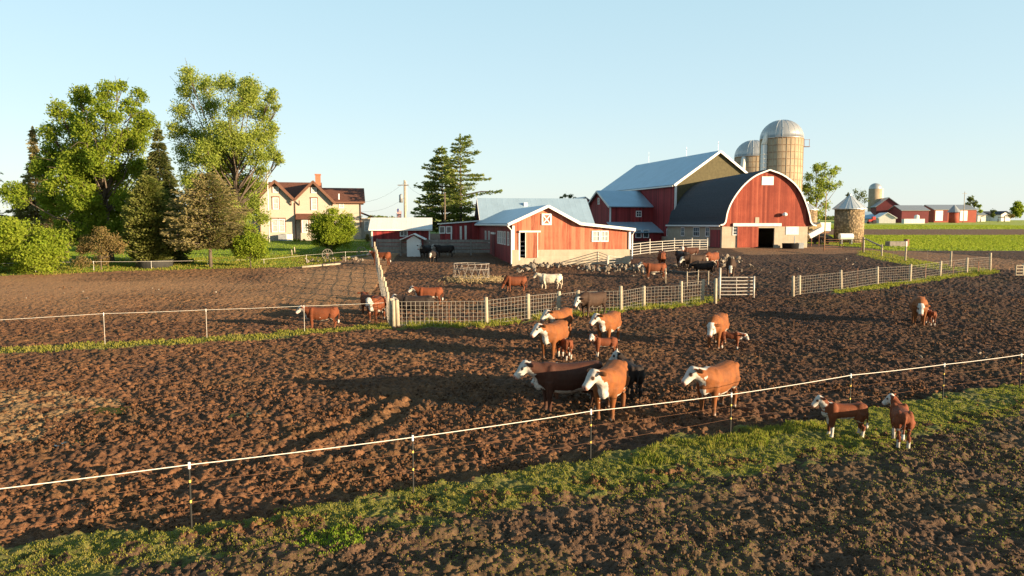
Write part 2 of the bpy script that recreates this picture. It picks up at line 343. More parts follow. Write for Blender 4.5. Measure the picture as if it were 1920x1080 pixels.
# ------------------------------------------------------------------ mesh building
class MB:
    def __init__(s): s.v = []; s.f = []; s.m = []
    def add(s, vs, fs, m=0):
        o = len(s.v); s.v += [tuple(p) for p in vs]; s.f += [tuple(i+o for i in f) for f in fs]; s.m += [m]*len(fs); return s
    def box(s, c, d, rz=0, m=0, rx=0, ry=0):
        mt = Matrix.Translation(Vector(c))@Matrix.Rotation(rz, 4, 'Z')@Matrix.Rotation(ry, 4, 'Y')@Matrix.Rotation(rx, 4, 'X')
        vs = [mt@Vector((x*d[0]/2, y*d[1]/2, z*d[2]/2)) for x in (-1, 1) for y in (-1, 1) for z in (-1, 1)]
        return s.add(vs, [(0, 1, 3, 2), (4, 6, 7, 5), (0, 4, 5, 1), (2, 3, 7, 6), (0, 2, 6, 4), (1, 5, 7, 3)], m)
    def beam(s, a, b, w, h=None, m=0):
        a = Vector(a); b = Vector(b); d = (b-a); L = d.length; q = d.to_track_quat('X', 'Z').to_matrix().to_4x4(); h = h or w
        mt = Matrix.Translation((a+b)/2)@q
        vs = [mt@Vector((x*L/2, y*w/2, z*h/2)) for x in (-1, 1) for y in (-1, 1) for z in (-1, 1)]
        return s.add(vs, [(0, 1, 3, 2), (4, 6, 7, 5), (0, 4, 5, 1), (2, 3, 7, 6), (0, 2, 6, 4), (1, 5, 7, 3)], m)
    def tube(s, pts, r, n=6, m=0, cap=True):
        pts = [Vector(p) for p in pts]; rs = r if isinstance(r, (list, tuple)) else [r]*len(pts); vs = []; fs = []
        for i, p in enumerate(pts):
            d = (pts[min(i+1, len(pts)-1)]-pts[max(i-1, 0)]).normalized()
            a = d.cross(Vector((0, 0, 1)) if abs(d.z) < .9 else Vector((1, 0, 0))).normalized(); b = d.cross(a)
            for j in range(n):
                an = 2*math.pi*j/n; vs.append(p+(a*math.cos(an)+b*math.sin(an))*rs[i])
        for i in range(len(pts)-1):
            for j in range(n):
                fs.append((i*n+j, i*n+(j+1) % n, (i+1)*n+(j+1) % n, (i+1)*n+j))
        if cap: fs += [tuple(range(n))[::-1], tuple(range((len(pts)-1)*n, len(pts)*n))]
        return s.add(vs, fs, m)
    def prism(s, poly, a, b, axis='y', m=0):           # poly in (x,z) along y, or (y,z) along x
        n = len(poly)
        f = (lambda p, t: (p[0], t, p[1])) if axis == 'y' else (lambda p, t: (t, p[0], p[1]))
        vs = [f(p, a) for p in poly]+[f(p, b) for p in poly]
        fs = [(i, (i+1) % n, n+(i+1) % n, n+i) for i in range(n)]+[tuple(range(n))[::-1], tuple(range(n, 2*n))]
        return s.add(vs, fs, m)
    def strip(s, line, th, a, b, axis='y', m=0):       # thick open polyline extruded: roofs
        n = len(line); L = [Vector(p) for p in line]; up = []
        for i in range(n):
            d = (L[min(i+1, n-1)]-L[max(i-1, 0)]).normalized(); nn = Vector((-d.y, d.x))
            if nn.y < 0: nn = -nn
            up.append(L[i]+nn*th)
        for i in range(n-1): s.prism([L[i], L[i+1], up[i+1], up[i]], a, b, axis, m)
        return s
    def lathe(s, prof, n=24, c=(0, 0), m=0):
        vs = []; fs = []
        for r, z in prof:
            for j in range(n):
                an = 2*math.pi*j/n; vs.append((c[0]+r*math.cos(an), c[1]+r*math.sin(an), z))
        for i in range(len(prof)-1):
            for j in range(n): fs.append((i*n+j, i*n+(j+1) % n, (i+1)*n+(j+1) % n, (i+1)*n+j))
        fs += [tuple(range(n))[::-1], tuple(range((len(prof)-1)*n, len(prof)*n))]
        return s.add(vs, fs, m)
    def build(s, name, mats, parent=None, smooth=False):
        me = bpy.data.meshes.new(name); me.from_pydata(s.v, [], s.f)
        for x in (mats if isinstance(mats, list) else [mats]): me.materials.append(M[x] if isinstance(x, str) else x)
        me.polygons.foreach_set('material_index', s.m)
        bm = bmesh.new(); bm.from_mesh(me); bmesh.ops.recalc_face_normals(bm, faces=bm.faces); bm.to_mesh(me); bm.free()
        if smooth: me.polygons.foreach_set('use_smooth', [True]*len(me.polygons))
        o = bpy.data.objects.new(name, me); COL.objects.link(o)
        if parent is not None: o.parent = parent
        return o
def npmesh(name, V, F, mat, parent=None, smooth=False):
    me = bpy.data.meshes.new(name); V = np.asarray(V, np.float32); F = np.asarray(F, np.int32); k_ = F.shape[1]
    me.vertices.add(len(V)); me.vertices.foreach_set('co', V.ravel())
    me.loops.add(F.size); me.loops.foreach_set('vertex_index', F.ravel())
    me.polygons.add(len(F)); me.polygons.foreach_set('loop_start', np.arange(0, F.size, k_, dtype=np.int32))
    if smooth: me.polygons.foreach_set('use_smooth', np.ones(len(F), bool))
    me.update(calc_edges=True)
    me.materials.append(M[mat] if isinstance(mat, str) else mat)
    o = bpy.data.objects.new(name, me); COL.objects.link(o)
    if parent is not None: o.parent = parent
    return o
def tag(o, label=None, cat=None, group=None, kind=None):
    if label: o['label'] = label
    if cat: o['category'] = cat
    if group: o['group'] = group
    if kind: o['kind'] = kind
    return o
def thing(name, label, cat, loc=(0, 0, 0), rz=0, group=None):
    o = bpy.data.objects.new(name, None); o.empty_display_size = .3; COL.objects.link(o); o.location = loc; o.rotation_euler = (0, 0, rz)
    return tag(o, label, cat, group)
def clone(root, loc, rz=None):
    c = root.copy(); COL.objects.link(c); c.location = loc
    if rz is not None: c.rotation_euler = (0, 0, rz)
    for ch in list(root.children):
        d = ch.copy(); COL.objects.link(d); d.parent = c
        for g in list(ch.children):
            e = g.copy(); COL.objects.link(e); e.parent = d
    return c

# ------------------------------------------------------------------ the ground, one sheet
ROWS = np.concatenate([np.linspace(-80, 6.5, 24), 6.5*np.exp(np.linspace(0, math.log(46/6.5), 1250))[1:],
                       46*np.exp(np.linspace(0, math.log(130/46), 300))[1:], 130*np.exp(np.linspace(0, math.log(4500/130), 170))[1:]])
NC = 1250; U = np.linspace(-1, 1, NC)
YY, UU = np.meshgrid(ROWS, U, indexing='ij')
XX = UU*np.maximum(.84*YY+3.5, 12+np.clip(-YY, 0, 80)*.6)
rel, zn = relief(XX, YY); fade = np.clip((95-YY)/35, 0, 1)*np.clip((YY+2)/6, 0, 1)
ZZ = H(XX, YY)+rel*fade
nr = len(ROWS); idx = np.arange(nr*NC).reshape(nr, NC)
F = np.stack([idx[:-1, :-1], idx[:-1, 1:], idx[1:, 1:], idx[1:, :-1]], -1).reshape(-1, 4)
gnd = npmesh('ground', np.stack([XX, YY, ZZ], -1).reshape(-1, 3), F, 'earth', smooth=True); tag(gnd, kind='structure')
g_, l_, c_, t_, th_, st_ = [np.asarray(a, np.float32).ravel() for a in zn]
one = np.ones_like(g_)
a1 = gnd.data.attributes.new('zone', 'FLOAT_COLOR', 'POINT'); a1.data.foreach_set('color', np.stack([np.maximum(g_, th_), np.clip(t_, 0, 1), l_, one], -1).ravel())
a2 = gnd.data.attributes.new('zone_b', 'FLOAT_COLOR', 'POINT'); low_ = np.zeros(len(c_), np.float32); XF = np.empty(len(c_)*3, np.float32); gnd.data.vertices.foreach_get('co', XF); XF = XF.reshape(-1, 3).astype(float); low_[inpoly(XF[:, 0], XF[:, 1], Z_LOW)] = 1; del XF
a2.data.foreach_set('color', np.stack([c_, low_, (t_ > 1).astype(np.float32), one], -1).ravel())
del XX, YY, ZZ, UU, F, idx, rel, zn

# loose soil crumbs: thousands of small angular lumps
def crumbs(n, y0, y1, s0, s1, seed, name, label, low=None, mat='crumb'):
    rng = np.random.default_rng(seed); u = rng.random(n); y = y0*(y1/y0)**u; x = rng.uniform(-1, 1, n)*(.76*y+1.5)
    g, lawn, crop, tan, thin, strip = zones(x, y); keep = ~(lawn | crop) & (~g | (rng.random(n) < .05)) & (fbm(x*.9, y*.9, 91, 3)+rng.normal(size=n)*.1 > .52) & ((tan < .4) | (rng.random(n) < .45)); keep &= True if low is None else (inpoly(x, y, Z_LOW) == low)
    x = x[keep]; y = y[keep]; n = len(x)
    z = gz(x, y); s = rng.uniform(s0, s1, n)*(y/y0)**.55*np.where(rng.random(n) < .12, 1.7, 1); P = np.stack([x, y, z+s*.12], 1)
    O = np.array([(1, 0, 0), (0, 1, 0), (-1, 0, 0), (0, -1, 0), (0, 0, .75), (0, 0, -.75)], float)
    V = O[None]*rng.uniform(.45, 1.15, (n, 6, 1))*s[:, None, None]; Rm = rotm_(n, rng); V = np.einsum('nij,nkj->nki', Rm, V)+P[:, None]
    Fo = np.array([(0, 1, 4), (1, 2, 4), (2, 3, 4), (3, 0, 4), (1, 0, 5), (2, 1, 5), (3, 2, 5), (0, 3, 5)]); F_ = (Fo[None]+np.arange(n)[:, None, None]*6).reshape(-1, 3)
    tag(npmesh(name, V.reshape(-1, 3), F_, mat), label, 'soil', kind='stuff')
def rotm_(n, rng):
    q = rng.normal(size=(n, 4)); q /= np.linalg.norm(q, axis=1)[:, None]; w, x, y, z = q.T
    return np.stack([np.stack([1-2*(y*y+z*z), 2*(x*y-z*w), 2*(x*z+y*w)], -1), np.stack([2*(x*y+z*w), 1-2*(x*x+z*z), 2*(y*z-x*w)], -1), np.stack([2*(x*z-y*w), 2*(y*z+x*w), 1-2*(x*x+y*y)], -1)], 1)
t = NT('crumb'); g = t.n('ShaderNodeNewGeometry'); cc = t.mix(g.outputs['Random Per Island'], (.042, .019, .009), (.14, .066, .030)); t.pbr(cc, .95, spec=.15); M['crumb'] = t.m
t = NT('crumb_dry'); g = t.n('ShaderNodeNewGeometry'); cc = t.mix(g.outputs['Random Per Island'], (.035, .021, .013), (.125, .074, .042)); t.pbr(cc, .95, spec=.15); M['crumb_dry'] = t.m
crumbs(90000, 7, 22, .009, .034, 41, 'soil_crumbs', 'crumbled reddish trodden earth behind the foreground fence', False)
crumbs(80000, 6.8, 20, .007, .026, 43, 'dry_soil_crumbs', 'crumbled dry brown earth in front of the grass strip', True, 'crumb_dry'); crumbs(26000, 20, 50, .02, .042, 42, 'soil_clods', 'crumbled trodden earth among the cattle')
# ------------------------------------------------------------------ buildings
class Bld:
    def __init__(s, name, label, cat, x, y, rz, group=None, z=None):
        s.z = float(H(x, y)) if z is None else z; s.o = Vector((x, y, s.z)); s.rz = rz
        s.root = thing(name, label, cat, s.o, rz, group); s.inv = (Matrix.Translation(s.o)@Matrix.Rotation(rz, 4, 'Z')).inverted()
    def _hit(s, px, py, ax, off):
        a = s.inv@Vector((0, 0, CAMZ)); d = s.inv.to_3x3()@ray(px, py); t = (off-a[ax])/d[ax]; return a+d*t
    def f(s, px, py, off=0.): p = s._hit(px, py, 1, off); return (p.x, p.z)      # a point of the front plane
    def l(s, px, py, off=0.): p = s._hit(px, py, 0, off); return (p.y, p.z)      # a point of the left side plane
    def mk(s, mb, name, mat, smooth=False): return mb.build(name, mat, s.root, smooth)
def fbox(mb, face, base, a0, a1, z0, z1, t0, t1, m=0):
    """box on a front (y=base) or left (x=base) face, standing t0..t1 proud of it"""
    if face == 'f': mb.box(((a0+a1)/2, base-(t0+t1)/2, (z0+z1)/2), (abs(a1-a0), t1-t0, abs(z1-z0)), m=m)
    elif face == 'l': mb.box((base-(t0+t1)/2, (a0+a1)/2, (z0+z1)/2), (t1-t0, abs(a1-a0), abs(z1-z0)), m=m)
    else: mb.box((base+(t0+t1)/2, (a0+a1)/2, (z0+z1)/2), (t1-t0, abs(a1-a0), abs(z1-z0)), m=m)
def window(b, face, base, a, z, w, h, nx=2, nz=2, fr=.11, mat='white', glass='glass', name='window'):
    m = MB(); a0, a1, z0, z1 = a-w/2, a+w/2, z-h/2, z+h/2
    fbox(m, face, base, a0, a1, z0, z0+fr, -.02, .07); fbox(m, face, base, a0, a1, z1-fr, z1, -.02, .07)
    fbox(m, face, base, a0, a0+fr, z0+fr, z1-fr, -.02, .068); fbox(m, face, base, a1-fr, a1, z0+fr, z1-fr, -.02, .068)
    for i in range(1, nx): x = a0+w*i/nx; fbox(m, face, base, x-fr*.28, x+fr*.28, z0+fr, z1-fr, -.02, .052)
    for i in range(1, nz): x = z0+h*i/nz; fbox(m, face, base, a0+fr, a1-fr, x-fr*.25, x+fr*.25, -.02, .048)
    o = b.mk(m, name, mat); p = MB(); fbox(p, face, base, a0+fr*.6, a1-fr*.6, z0+fr*.6, z1-fr*.6, -.03, .025)
    p.build('pane', glass, o); return o
def cut(o, boxes):
    c = MB()
    for cc, d in boxes: c.box(cc, d)
    co_ = c.build('cutter', 'white'); co_.matrix_world = o.matrix_world
    bpy.context.view_layer.update(); co_.matrix_world = o.matrix_world
    md = o.modifiers.new('b', 'BOOLEAN'); md.operation = 'DIFFERENCE'; md.object = co_; md.solver = 'EXACT'
    dg = bpy.context.evaluated_depsgraph_get(); me = bpy.data.meshes.new_from_object(o.evaluated_get(dg)); o.modifiers.clear(); o.data = me
    bpy.data.objects.remove(co_)

# ---- red cattle shed with the lit gable
p0 = G(961, 497); S = Bld('cattle_shed', 'long red board shed with white trim, concrete base and a half open sliding door', 'shed', p0.x, p0.y, R(9), z=p0.z-.05)
pk = S.f(1026.5, 386); le = S.f(959, 421); br = S.f(1087, 419); re = S.f(1184, 430); SW = S.f(1182, 440)[0]
zs_ = S.f(1070, 468)[1]; SL = 26; T_ = .22
fw = MB().prism([(0, zs_), (SW, zs_), (SW, re[1]-.05), (br[0], br[1]-.08), (pk[0], pk[1]-.12), (0, le[1]+.1)], 0, T_)
o = S.mk(fw, 'wall', 'red_shed'); dL, dZ0 = S.f(975, 483); dR, dZ1 = S.f(998, 436.5)
cut(o, [(((dL+dR)/2, .1, (zs_+dZ1)/2), (dR-dL, 1, dZ1-zs_))])
bs = S.mk(MB().prism([(-.04, -1), (SW+.04, -1), (SW+.04, zs_), (-.04, zs_)], -.05, T_), 'foundation', 'concrete'); bs['label'] = 'sunlit concrete base of the gable end'
cut(bs, [(((dL+dR)/2, .1, (zs_+dZ0)/2+.1), (dR-dL, 1, zs_-dZ0+.2))])
sm = MB().box((.11, SL/2+T_/2, le[1]/2-.3), (.22, SL-T_, le[1]+.6)).box((SW-.11, SL/2+T_/2, re[1]/2-.3), (.22, SL-T_, re[1]+.5)).prism([(0, -1), (SW, -1), (SW, re[1]-.1), (br[0], br[1]-.1), (pk[0], pk[1]-.15), (0, le[1])], SL-.01, SL+.2)
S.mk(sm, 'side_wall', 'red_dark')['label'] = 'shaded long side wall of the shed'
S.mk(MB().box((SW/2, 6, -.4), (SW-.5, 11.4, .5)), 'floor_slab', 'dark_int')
S.mk(MB().strip([(-.45, le[1]+.02), pk, br, (re[0]+.25, re[1])], .1, -.38, SL+.4), 'roof', 'metal_roof_y')
tr = MB(); q = [(-.45, le[1]+.02), pk, br, (re[0]+.25, re[1])]
for a, b_ in zip(q[:-1], q[1:]): tr.beam((a[0], -.42, a[1]-.03), (b_[0], -.42, b_[1]-.03), .06, .24)
tr.box((.07, -.05, (le[1]+zs_)/2-.05), (.2, .12, le[1]-zs_-.1)); tr.box((SW-.07, -.05, (re[1]+zs_)/2-.1), (.2, .12, re[1]-zs_-.2))
S.mk(tr, 'trim', 'white')
g_ = MB().tube([(-.5, -.3, le[1]-.06), (-.5, SL, le[1]-.06)], .09, 6).tube([(-.5, -.2, le[1]-.08), (-.12, -.12, le[1]-.5), (-.12, -.12, .1)], .06, 6)
S.mk(g_, 'gutter', 'white'); g_ = MB().tube([(SW+.3, -.3, re[1]-.1), (SW+.3, SL, re[1]-.1)], .09, 6).tube([(SW+.3, -.3, re[1]-.1), (SW+.14, -.12, re[1]-.5), (SW+.14, -.12, .5)], .06, 6)
S.mk(g_, 'gutter', 'white')
hw = S.f(1015.5, 411)[0]; hw2 = S.f(1034, 411)[0]; hz0 = S.f(1025, 422)[1]; hz1 = S.f(1025, 400.5)[1]
hd = MB(); fbox(hd, 'f', 0, hw, hw2, hz0, hz1, .0, .03); hdo = S.mk(hd, 'loft_door', 'red_shed')
hf = MB()
for a0, a1, z0, z1 in ((hw, hw2, hz0, hz0+.13), (hw, hw2, hz1-.13, hz1), (hw, hw+.13, hz0+.13, hz1-.13), (hw2-.13, hw2, hz0+.13, hz1-.13)): fbox(hf, 'f', 0, a0, a1, z0, z1, .03, .08)
hf.beam((hw+.1, -.055, hz0+.1), (hw2-.1, -.055, hz1-.1), .04, .1); hf.beam((hw+.1, -.058, hz1-.1), (hw2-.1, -.058, hz0+.1), .04, .1); hf.build('cross_frame', 'white', hdo)
dl = S.f(985.5, 436)[0]; dr = S.f(1007, 436)[0]; dz0 = S.f(990, 483)[1]; dz1 = S.f(990, 436)[1]
dm = MB(); fbox(dm, 'f', 0, dl, dr, dz0, dz1, .1, .16); do = S.mk(dm, 'sliding_door', 'red_shed')
de = MB(); fbox(de, 'f', 0, dl-.05, dl, dz0, dz1, .09, .18); fbox(de, 'f', 0, dr, dr+.05, dz0, dz1, .09, .18); de.build('edge_strip', 'white', do)
rl = MB(); r0 = S.f(973, 434)[0]; r1 = S.f(1013, 434)[0]; fbox(rl, 'f', 0, r0, r1, dz1+.02, dz1+.16, 0, .2); S.mk(rl, 'door_track', 'white')
jm = MB(); fbox(jm, 'f', 0, dL-.12, dL, zs_-.9, dZ1, -.02, .06)
for zz in (.5, .9, 1.3, 1.7): jm.box(((dL+dR)/2, .8, zs_-1+zz), (dR-dL+.4, .05, .1))
S.mk(jm, 'door_frame', 'white')
for px in (1117, 1133): a, z = S.f(px, 443); window(S, 'f', 0, a, z, .74, .97, 2, 2, .09, glass='glass_pale')
for yy in (2.2, 4.3, 5.9, 7.3, 8.7): window(S, 'l', 0, yy, 2.3, .95, 1.25, 1, 2, .1, glass='glass_pale')
dm = MB(); fbox(dm, 'l', 0, 11.2, 13.4, -.2, 2.5, -.02, .06); S.mk(dm, 'side_door', 'maroon'); rl = MB(); fbox(rl, 'l', 0, 10.9, 13.8, 2.55, 2.75, 0, .15); S.mk(rl, 'side_door_track', 'white')
for yy in (16, 19): window(S, 'l', 0, yy, 2.2, 1.1, 1.3, 2, 1, .1)
p_ = MB(); 
# ---- arched barn
p0 = G(1353, 465); A = Bld('arched_barn', 'weathered red barn with a rounded dark shingle roof and an open stall doorway', 'barn', p0.x, p0.y, R(4), z=p0.z)
AW = A.f(1514, 440)[0]; za_ = A.f(1430, 424)[1]; AL = 23.5
arch0 = [(480, 800), (500, 778), (510, 725), (533, 660), (575, 590), (632, 522), (705, 465), (797, 428), (882, 460), (958, 515), (1008, 580), (1043, 660), (1064, 730), (1074, 780), (1096, 803)]
arch = []
for i in range(len(arch0)-1):
    q0, q1, q2, q3 = [np.array(arch0[min(max(i+j, 0), len(arch0)-1)], float) for j in (-1, 0, 1, 2)]
    if i in (6,): q3 = q2+(q2-q1)*.8
    if i in (7,): q0 = q1-(q2-q1)*.8
    for u in (0, .34, .67): arch.append(tuple(.5*((2*q1)+(q2-q0)*u+(2*q0-5*q1+4*q2-q3)*u*u+(3*q1-q0-3*q2+q3)*u**3)))
arch.append(arch0[-1]); ap = [A.f(x/3.6+1220, y/3.6+200) for x, y in arch]
inn = [(0.05, za_)]+[p for p in ap[1:-1]]+[(AW-.05, za_)]
o = A.mk(MB().prism([(p[0], p[1]-.05) for p in inn], 0, .2), 'wall', 'red_barn')
ol, oz1 = A.f(1421.5, 427.5); orr, _ = A.f(1452, 440)
ob = A.mk(MB().prism([(0, -.8), (AW, -.8), (AW, za_-.052), (0, za_-.052)], .0, .3), 'foundation', 'concrete')
cut(o, [(((ol+orr)/2, 0, oz1/2-.3), (orr-ol, 2, oz1+.6))]); cut(ob, [(((ol+orr)/2, 0, oz1/2-.3), (orr-ol, 2, oz1+.6))])
sw = MB().box((.15, AL/2+.3, za_/2-.5), (.3, AL-.02, za_+.9)).box((AW-.15, AL/2+.3, za_/2-.5), (.3, AL-.02, za_+.9)).prism([(0.3, -.8), (AW-.3, -.8)]+[(p[0], p[1]-.06) for p in inn[::-1]], AL-.3, AL)
A.mk(sw, 'side_wall', 'concrete')['label'] = 'shaded block side wall'
A.mk(MB().strip([(ap[0][0]-.25, ap[0][1])]+ap[1:-1]+[(ap[-1][0]+.25, ap[-1][1])], .12, -.3, AL+.3), 'roof', 'shingle_dark')
tr = MB(); q = [(ap[0][0]-.28, ap[0][1])]+ap[1:-1]+[(ap[-1][0]+.28, ap[-1][1])]
for a, b_ in zip(q[:-1], q[1:]): tr.beam((a[0], -.34, a[1]), (b_[0], -.34, b_[1]), .07, .17)
tr.box((ap[0][0]-.3, AL/2, ap[0][1]-.08), (.1, AL, .2)); A.mk(tr, 'trim', 'white')
def fpart(b, name, mat, px0, px1, py0, py1, t0, t1, glass=None):
    a0, z1 = b.f(px0, py0); a1, z0 = b.f(px1, py1); m = MB(); fbox(m, 'f', 0, a0, a1, z0, z1, t0, t1); return b.mk(m, name, mat)
fpart(A, 'loft_hatch', 'white', 1428.5, 1450, 331, 347, 0, .06)
fpart(A, 'door_track', 'white_dirty', 1374, 1464, 418.5, 424.3, .02, .22)
fpart(A, 'sliding_door', 'red_barn', 1382.5, 1420.5, 425, 464, .06, .13)
a, z = A.f(1378, 432); window(A, 'f', 0, a, z, .62, 1.2, 1, 3, .09)
fpart(A, 'boarded_window', 'white_dirty', 1473.5, 1497, 425, 440, .01, .06)
fpart(A, 'vent', 'concrete', 1416, 1423, 407.5, 418, 0, .05)
lx, lz = A.f(1467.5, 402); lm = MB().box((lx, -.15, lz), (.18, .3, .18)).lathe([(.12, lz-.22), (.3, lz-.12), (.26, lz+.15), (.05, lz+.25)], 10, (lx+.1, -.4)); A.mk(lm, 'yard_lamp', 'white')
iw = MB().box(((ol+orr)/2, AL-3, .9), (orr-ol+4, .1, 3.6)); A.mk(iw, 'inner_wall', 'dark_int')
window(A, 'f', AL-3.06, (ol+orr)/2-.2, 2.0, .9, .9, 2, 1, .08, glass='glass_pale')
for px, w in ((1280.5, 1.5), (1306, 2.6), (1327, 1.4)):
    a, z = A.l(px, 434.5); window(A, 'l', 0, a, z, w, 1.3, 2 if w < 2 else 3, 2, .11, glass='glass')
y0, _ = A.l(1332.5, 440); y1, _ = A.l(1351, 440); dm = MB(); fbox(dm, 'l', 0, y1, y0, -.1, za_-.45, 0, .07); A.mk(dm, 'side_door', 'red_dark')
# ---- the big barn behind
p0 = at(1267, 343, 112); Fb = Bld('hay_barn', 'tall red barn with blue grey metal roof and olive gable behind the arched barn', 'barn', p0.x, 112, R(16), z=float(H(25, 112))-.2)
fe = Fb.f(1267, 344); fp = Fb.f(1348, 284); FW = 2*(fp[0]); FL = 29
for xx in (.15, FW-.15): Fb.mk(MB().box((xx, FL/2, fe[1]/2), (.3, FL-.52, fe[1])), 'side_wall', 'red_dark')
for yy in (0, FL-.25): Fb.mk(MB().prism([(0, 0), (FW, 0), (FW, fe[1]-.1), (fp[0], fp[1]-.1), (0, fe[1]-.1)], yy, yy+.25), 'gable_wall', 'gable_olive')
Fb.mk(MB().strip([(-.5, fe[1]-.3), fp, (FW+.5, fe[1]-.3)], .15, -.45, FL+.4), 'roof', 'metal_roof_y')
tr = MB(); q = [(-.5, fe[1]-.3), fp, (FW+.5, fe[1]-.3)]
for a, b_ in zip(q[:-1], q[1:]): tr.beam((a[0], -.5, a[1]-.03), (b_[0], -.5, b_[1]-.03), .08, .34)
tr.box((0, -.06, fe[1]/2), (.32, .14, fe[1]-.3)); tr.box((-.5, FL/2, fe[1]-.38), (.1, FL, .2)); Fb.mk(tr, 'trim', 'white')
for yy, hh in ((.2, 1.6), (10, 1.7), (24, 2.2)):
    Fb.mk(MB().tube([(fp[0], yy, fp[1]+.1), (fp[0], yy, fp[1]+hh)], .014, 5).lathe([(.01, fp[1]+hh*.7), (.07, fp[1]+hh*.7+.1), (.01, fp[1]+hh*.7+.2)], 8, (fp[0], yy)), 'lightning_rod', 'galv')
wy = 7.75; ww = 7.5; wd = 9.4; we = 5.9; wp = 8.4          # cross wing on its left side
for yy in (wy+.12, wy+wd-.12): Fb.mk(MB().box((-ww/2+.1, yy, we/2), (ww-.3, .24, we)), 'wing_wall', 'red_dark')
Fb.mk(MB().prism([(wy, 0), (wy+wd, 0), (wy+wd, we), (wy+wd/2, wp), (wy, we)], -ww, -ww+.25, 'x'), 'wing_gable_wall', 'red_dark')
Fb.mk(MB().strip([(wy-.5, we-.2), (wy+wd/2, wp+.05), (wy+wd+.5, we-.2)], .14, -ww-.4, -.02, 'x'), 'wing_roof', 'metal_roof')
tr = MB().box((-ww+.02, wy-.03, we/2), (.26, .1, we-.3))
for a, b_ in (((wy-.5, we-.2), (wy+wd/2, wp+.05)), ((wy+wd/2, wp+.05), (wy+wd+.5, we-.2))): tr.beam((-ww-.45, a[0], a[1]), (-ww-.45, b_[0], b_[1]), .08, .28)
Fb.mk(tr, 'wing_trim', 'white')
window(Fb, 'l', -ww, wy+wd/2, we+.9, .8, 1.1, 1, 2, .1); a, z = Fb.f(1197.5, 401, wy); window(Fb, 'f', wy, a, z, 1.0, 1.0, 2, 2, .12)
ly0 = 3.85; z_t = 3.2; z_b = 1.55
Fb.mk(MB().strip([(ly0-.3, z_b), (wy-.02, z_t)], .12, -ww-.6, -.03, 'x'), 'lean_to_roof', 'metal_roof')
Fb.mk(MB().box((-ww/2, ly0+.1, z_b/2-.6), (ww-.02, .2, z_b+1.1)).box((-ww+.1, (ly0+wy)/2+.1, .4), (.2, wy-ly0-.3, 2.6)), 'lean_to_wall', 'red_dark')
for px in (1197, 1211): a, z = Fb.f(px, 438.5, ly0); window(Fb, 'f', ly0, a, z, 1.05, 1.3, 1, 1, .12)
tr = MB().box((-ww+.3, ly0-.02, .3), (.14, .06, 1.9)); Fb.mk(tr, 'lean_to_post', 'white')
y0, z0 = Fb.l(1256, 436); window(Fb, 'l', 0, y0, z0, 2.0, 1.2, 2, 1, .14)
Fb.mk(MB().box((-.1, 2.0, .2), (.2, 3.8, 1.6)), 'foundation', 'concrete')
# ---- silos
def silo(px0, px1, ytop, ycyl, d, label, ladder=None, rb=None):
    c = at((px0+px1)/2, 400, d); r = (px1-px0)/2/FPX*d; gz_ = float(H(c.x, d)); zc = at(1440, ycyl, d).z-gz_; zt = at(1440, ytop, d).z-gz_
    root = thing('silo', label, 'silo', (c.x, d, gz_))
    MB().lathe([(r, -.5), (r, zc)], 40).build('cylinder', 'silo', root, True)
    hp = MB()
    for i in range(15):
        z = .8+(zc-1)*i/14; hp.lathe([(r-.02, z-.03), (r+.045, z-.03), (r+.045, z+.03), (r-.02, z+.03)], 40)
    hp.build('hoop', 'rust', root)
    st = MB()
    for i in range(30):
        an = 2*math.pi*i/30; st.box((math.cos(an)*(r+.01), math.sin(an)*(r+.01), zc/2), (.07, .10, zc-.1), rz=an)
    st.build('stave_rib', 'silo', root)
    dm = [(r+.06, zc-.12), (r+.06, zc+.02)]+[(r*math.cos(a)+.03, zc+(zt-zc)*math.sin(a)) for a in np.linspace(0, math.pi/2-.05, 9)]
    MB().lathe(dm, 40).build('dome', 'silo_dome', root, True)
    rb_ = MB()
    for i in range(20):
        an = 2*math.pi*i/20; rb_.tube([(math.cos(an)*(r*math.cos(a)+.03), math.sin(an)*(r*math.cos(a)+.03), zc+(zt-zc)*math.sin(a)) for a in np.linspace(0, math.pi/2-.08, 9)], .035, 4)
    rb_.build('dome_seam', 'galv', root)
    return root, r, zc, zt
sr, r, zc, zt = silo(1423, 1499, 225, 260, 121, 'tall tan stave silo with a shiny metal dome rising behind the arched barn')
an = R(205); cx, cy = math.cos(an)*(r+.35), math.sin(an)*(r+.35)
ch = MB().tube([(cx, cy, 0), (cx, cy, zc-1.2)], .5, 14)
for i in range(int((zc-2)/.7)): ch.lathe([(.49, .6+i*.7), (.55, .62+i*.7), (.55, .7+i*.7), (.49, .72+i*.7)], 14, (cx, cy))
ch.tube([(cx, cy, zc-1.2), (cx*.86, cy*.86, zc+.9)], [.5, .3], 14); ch.build('chute', 'white_dirty', sr, True)
ld = MB(); lx = math.cos(R(-5))*(r+.3); ly_ = math.sin(R(-5))*(r+.3)
for zz in (zc-1.3, zc-.2): ld.beam((lx-.4, ly_, zz), (lx+.8, ly_, zz), .05)
for xx in (0, .8): ld.beam((lx+xx, ly_, zc-1.4), (lx+xx, ly_, zc-.1), .05)
ld.box((lx+.3, ly_, zc-1.35), (1.0, .7, .06)); ld.build('ladder_platform', 'rust', sr)
sr, r, zc, zt = silo(1376, 1441, 263, 294, 137, 'shorter silo with a dull metal dome, half hidden by the tall silo')
an = R(222); cx, cy = math.cos(an)*(r+.2), math.sin(an)*(r+.2); MB().tube([(cx, cy, 0), (cx, cy, zc-2.2), (cx*.85, cy*.85, zc-.3)], .5, 12).build('chute', 'white_dirty', sr, True)

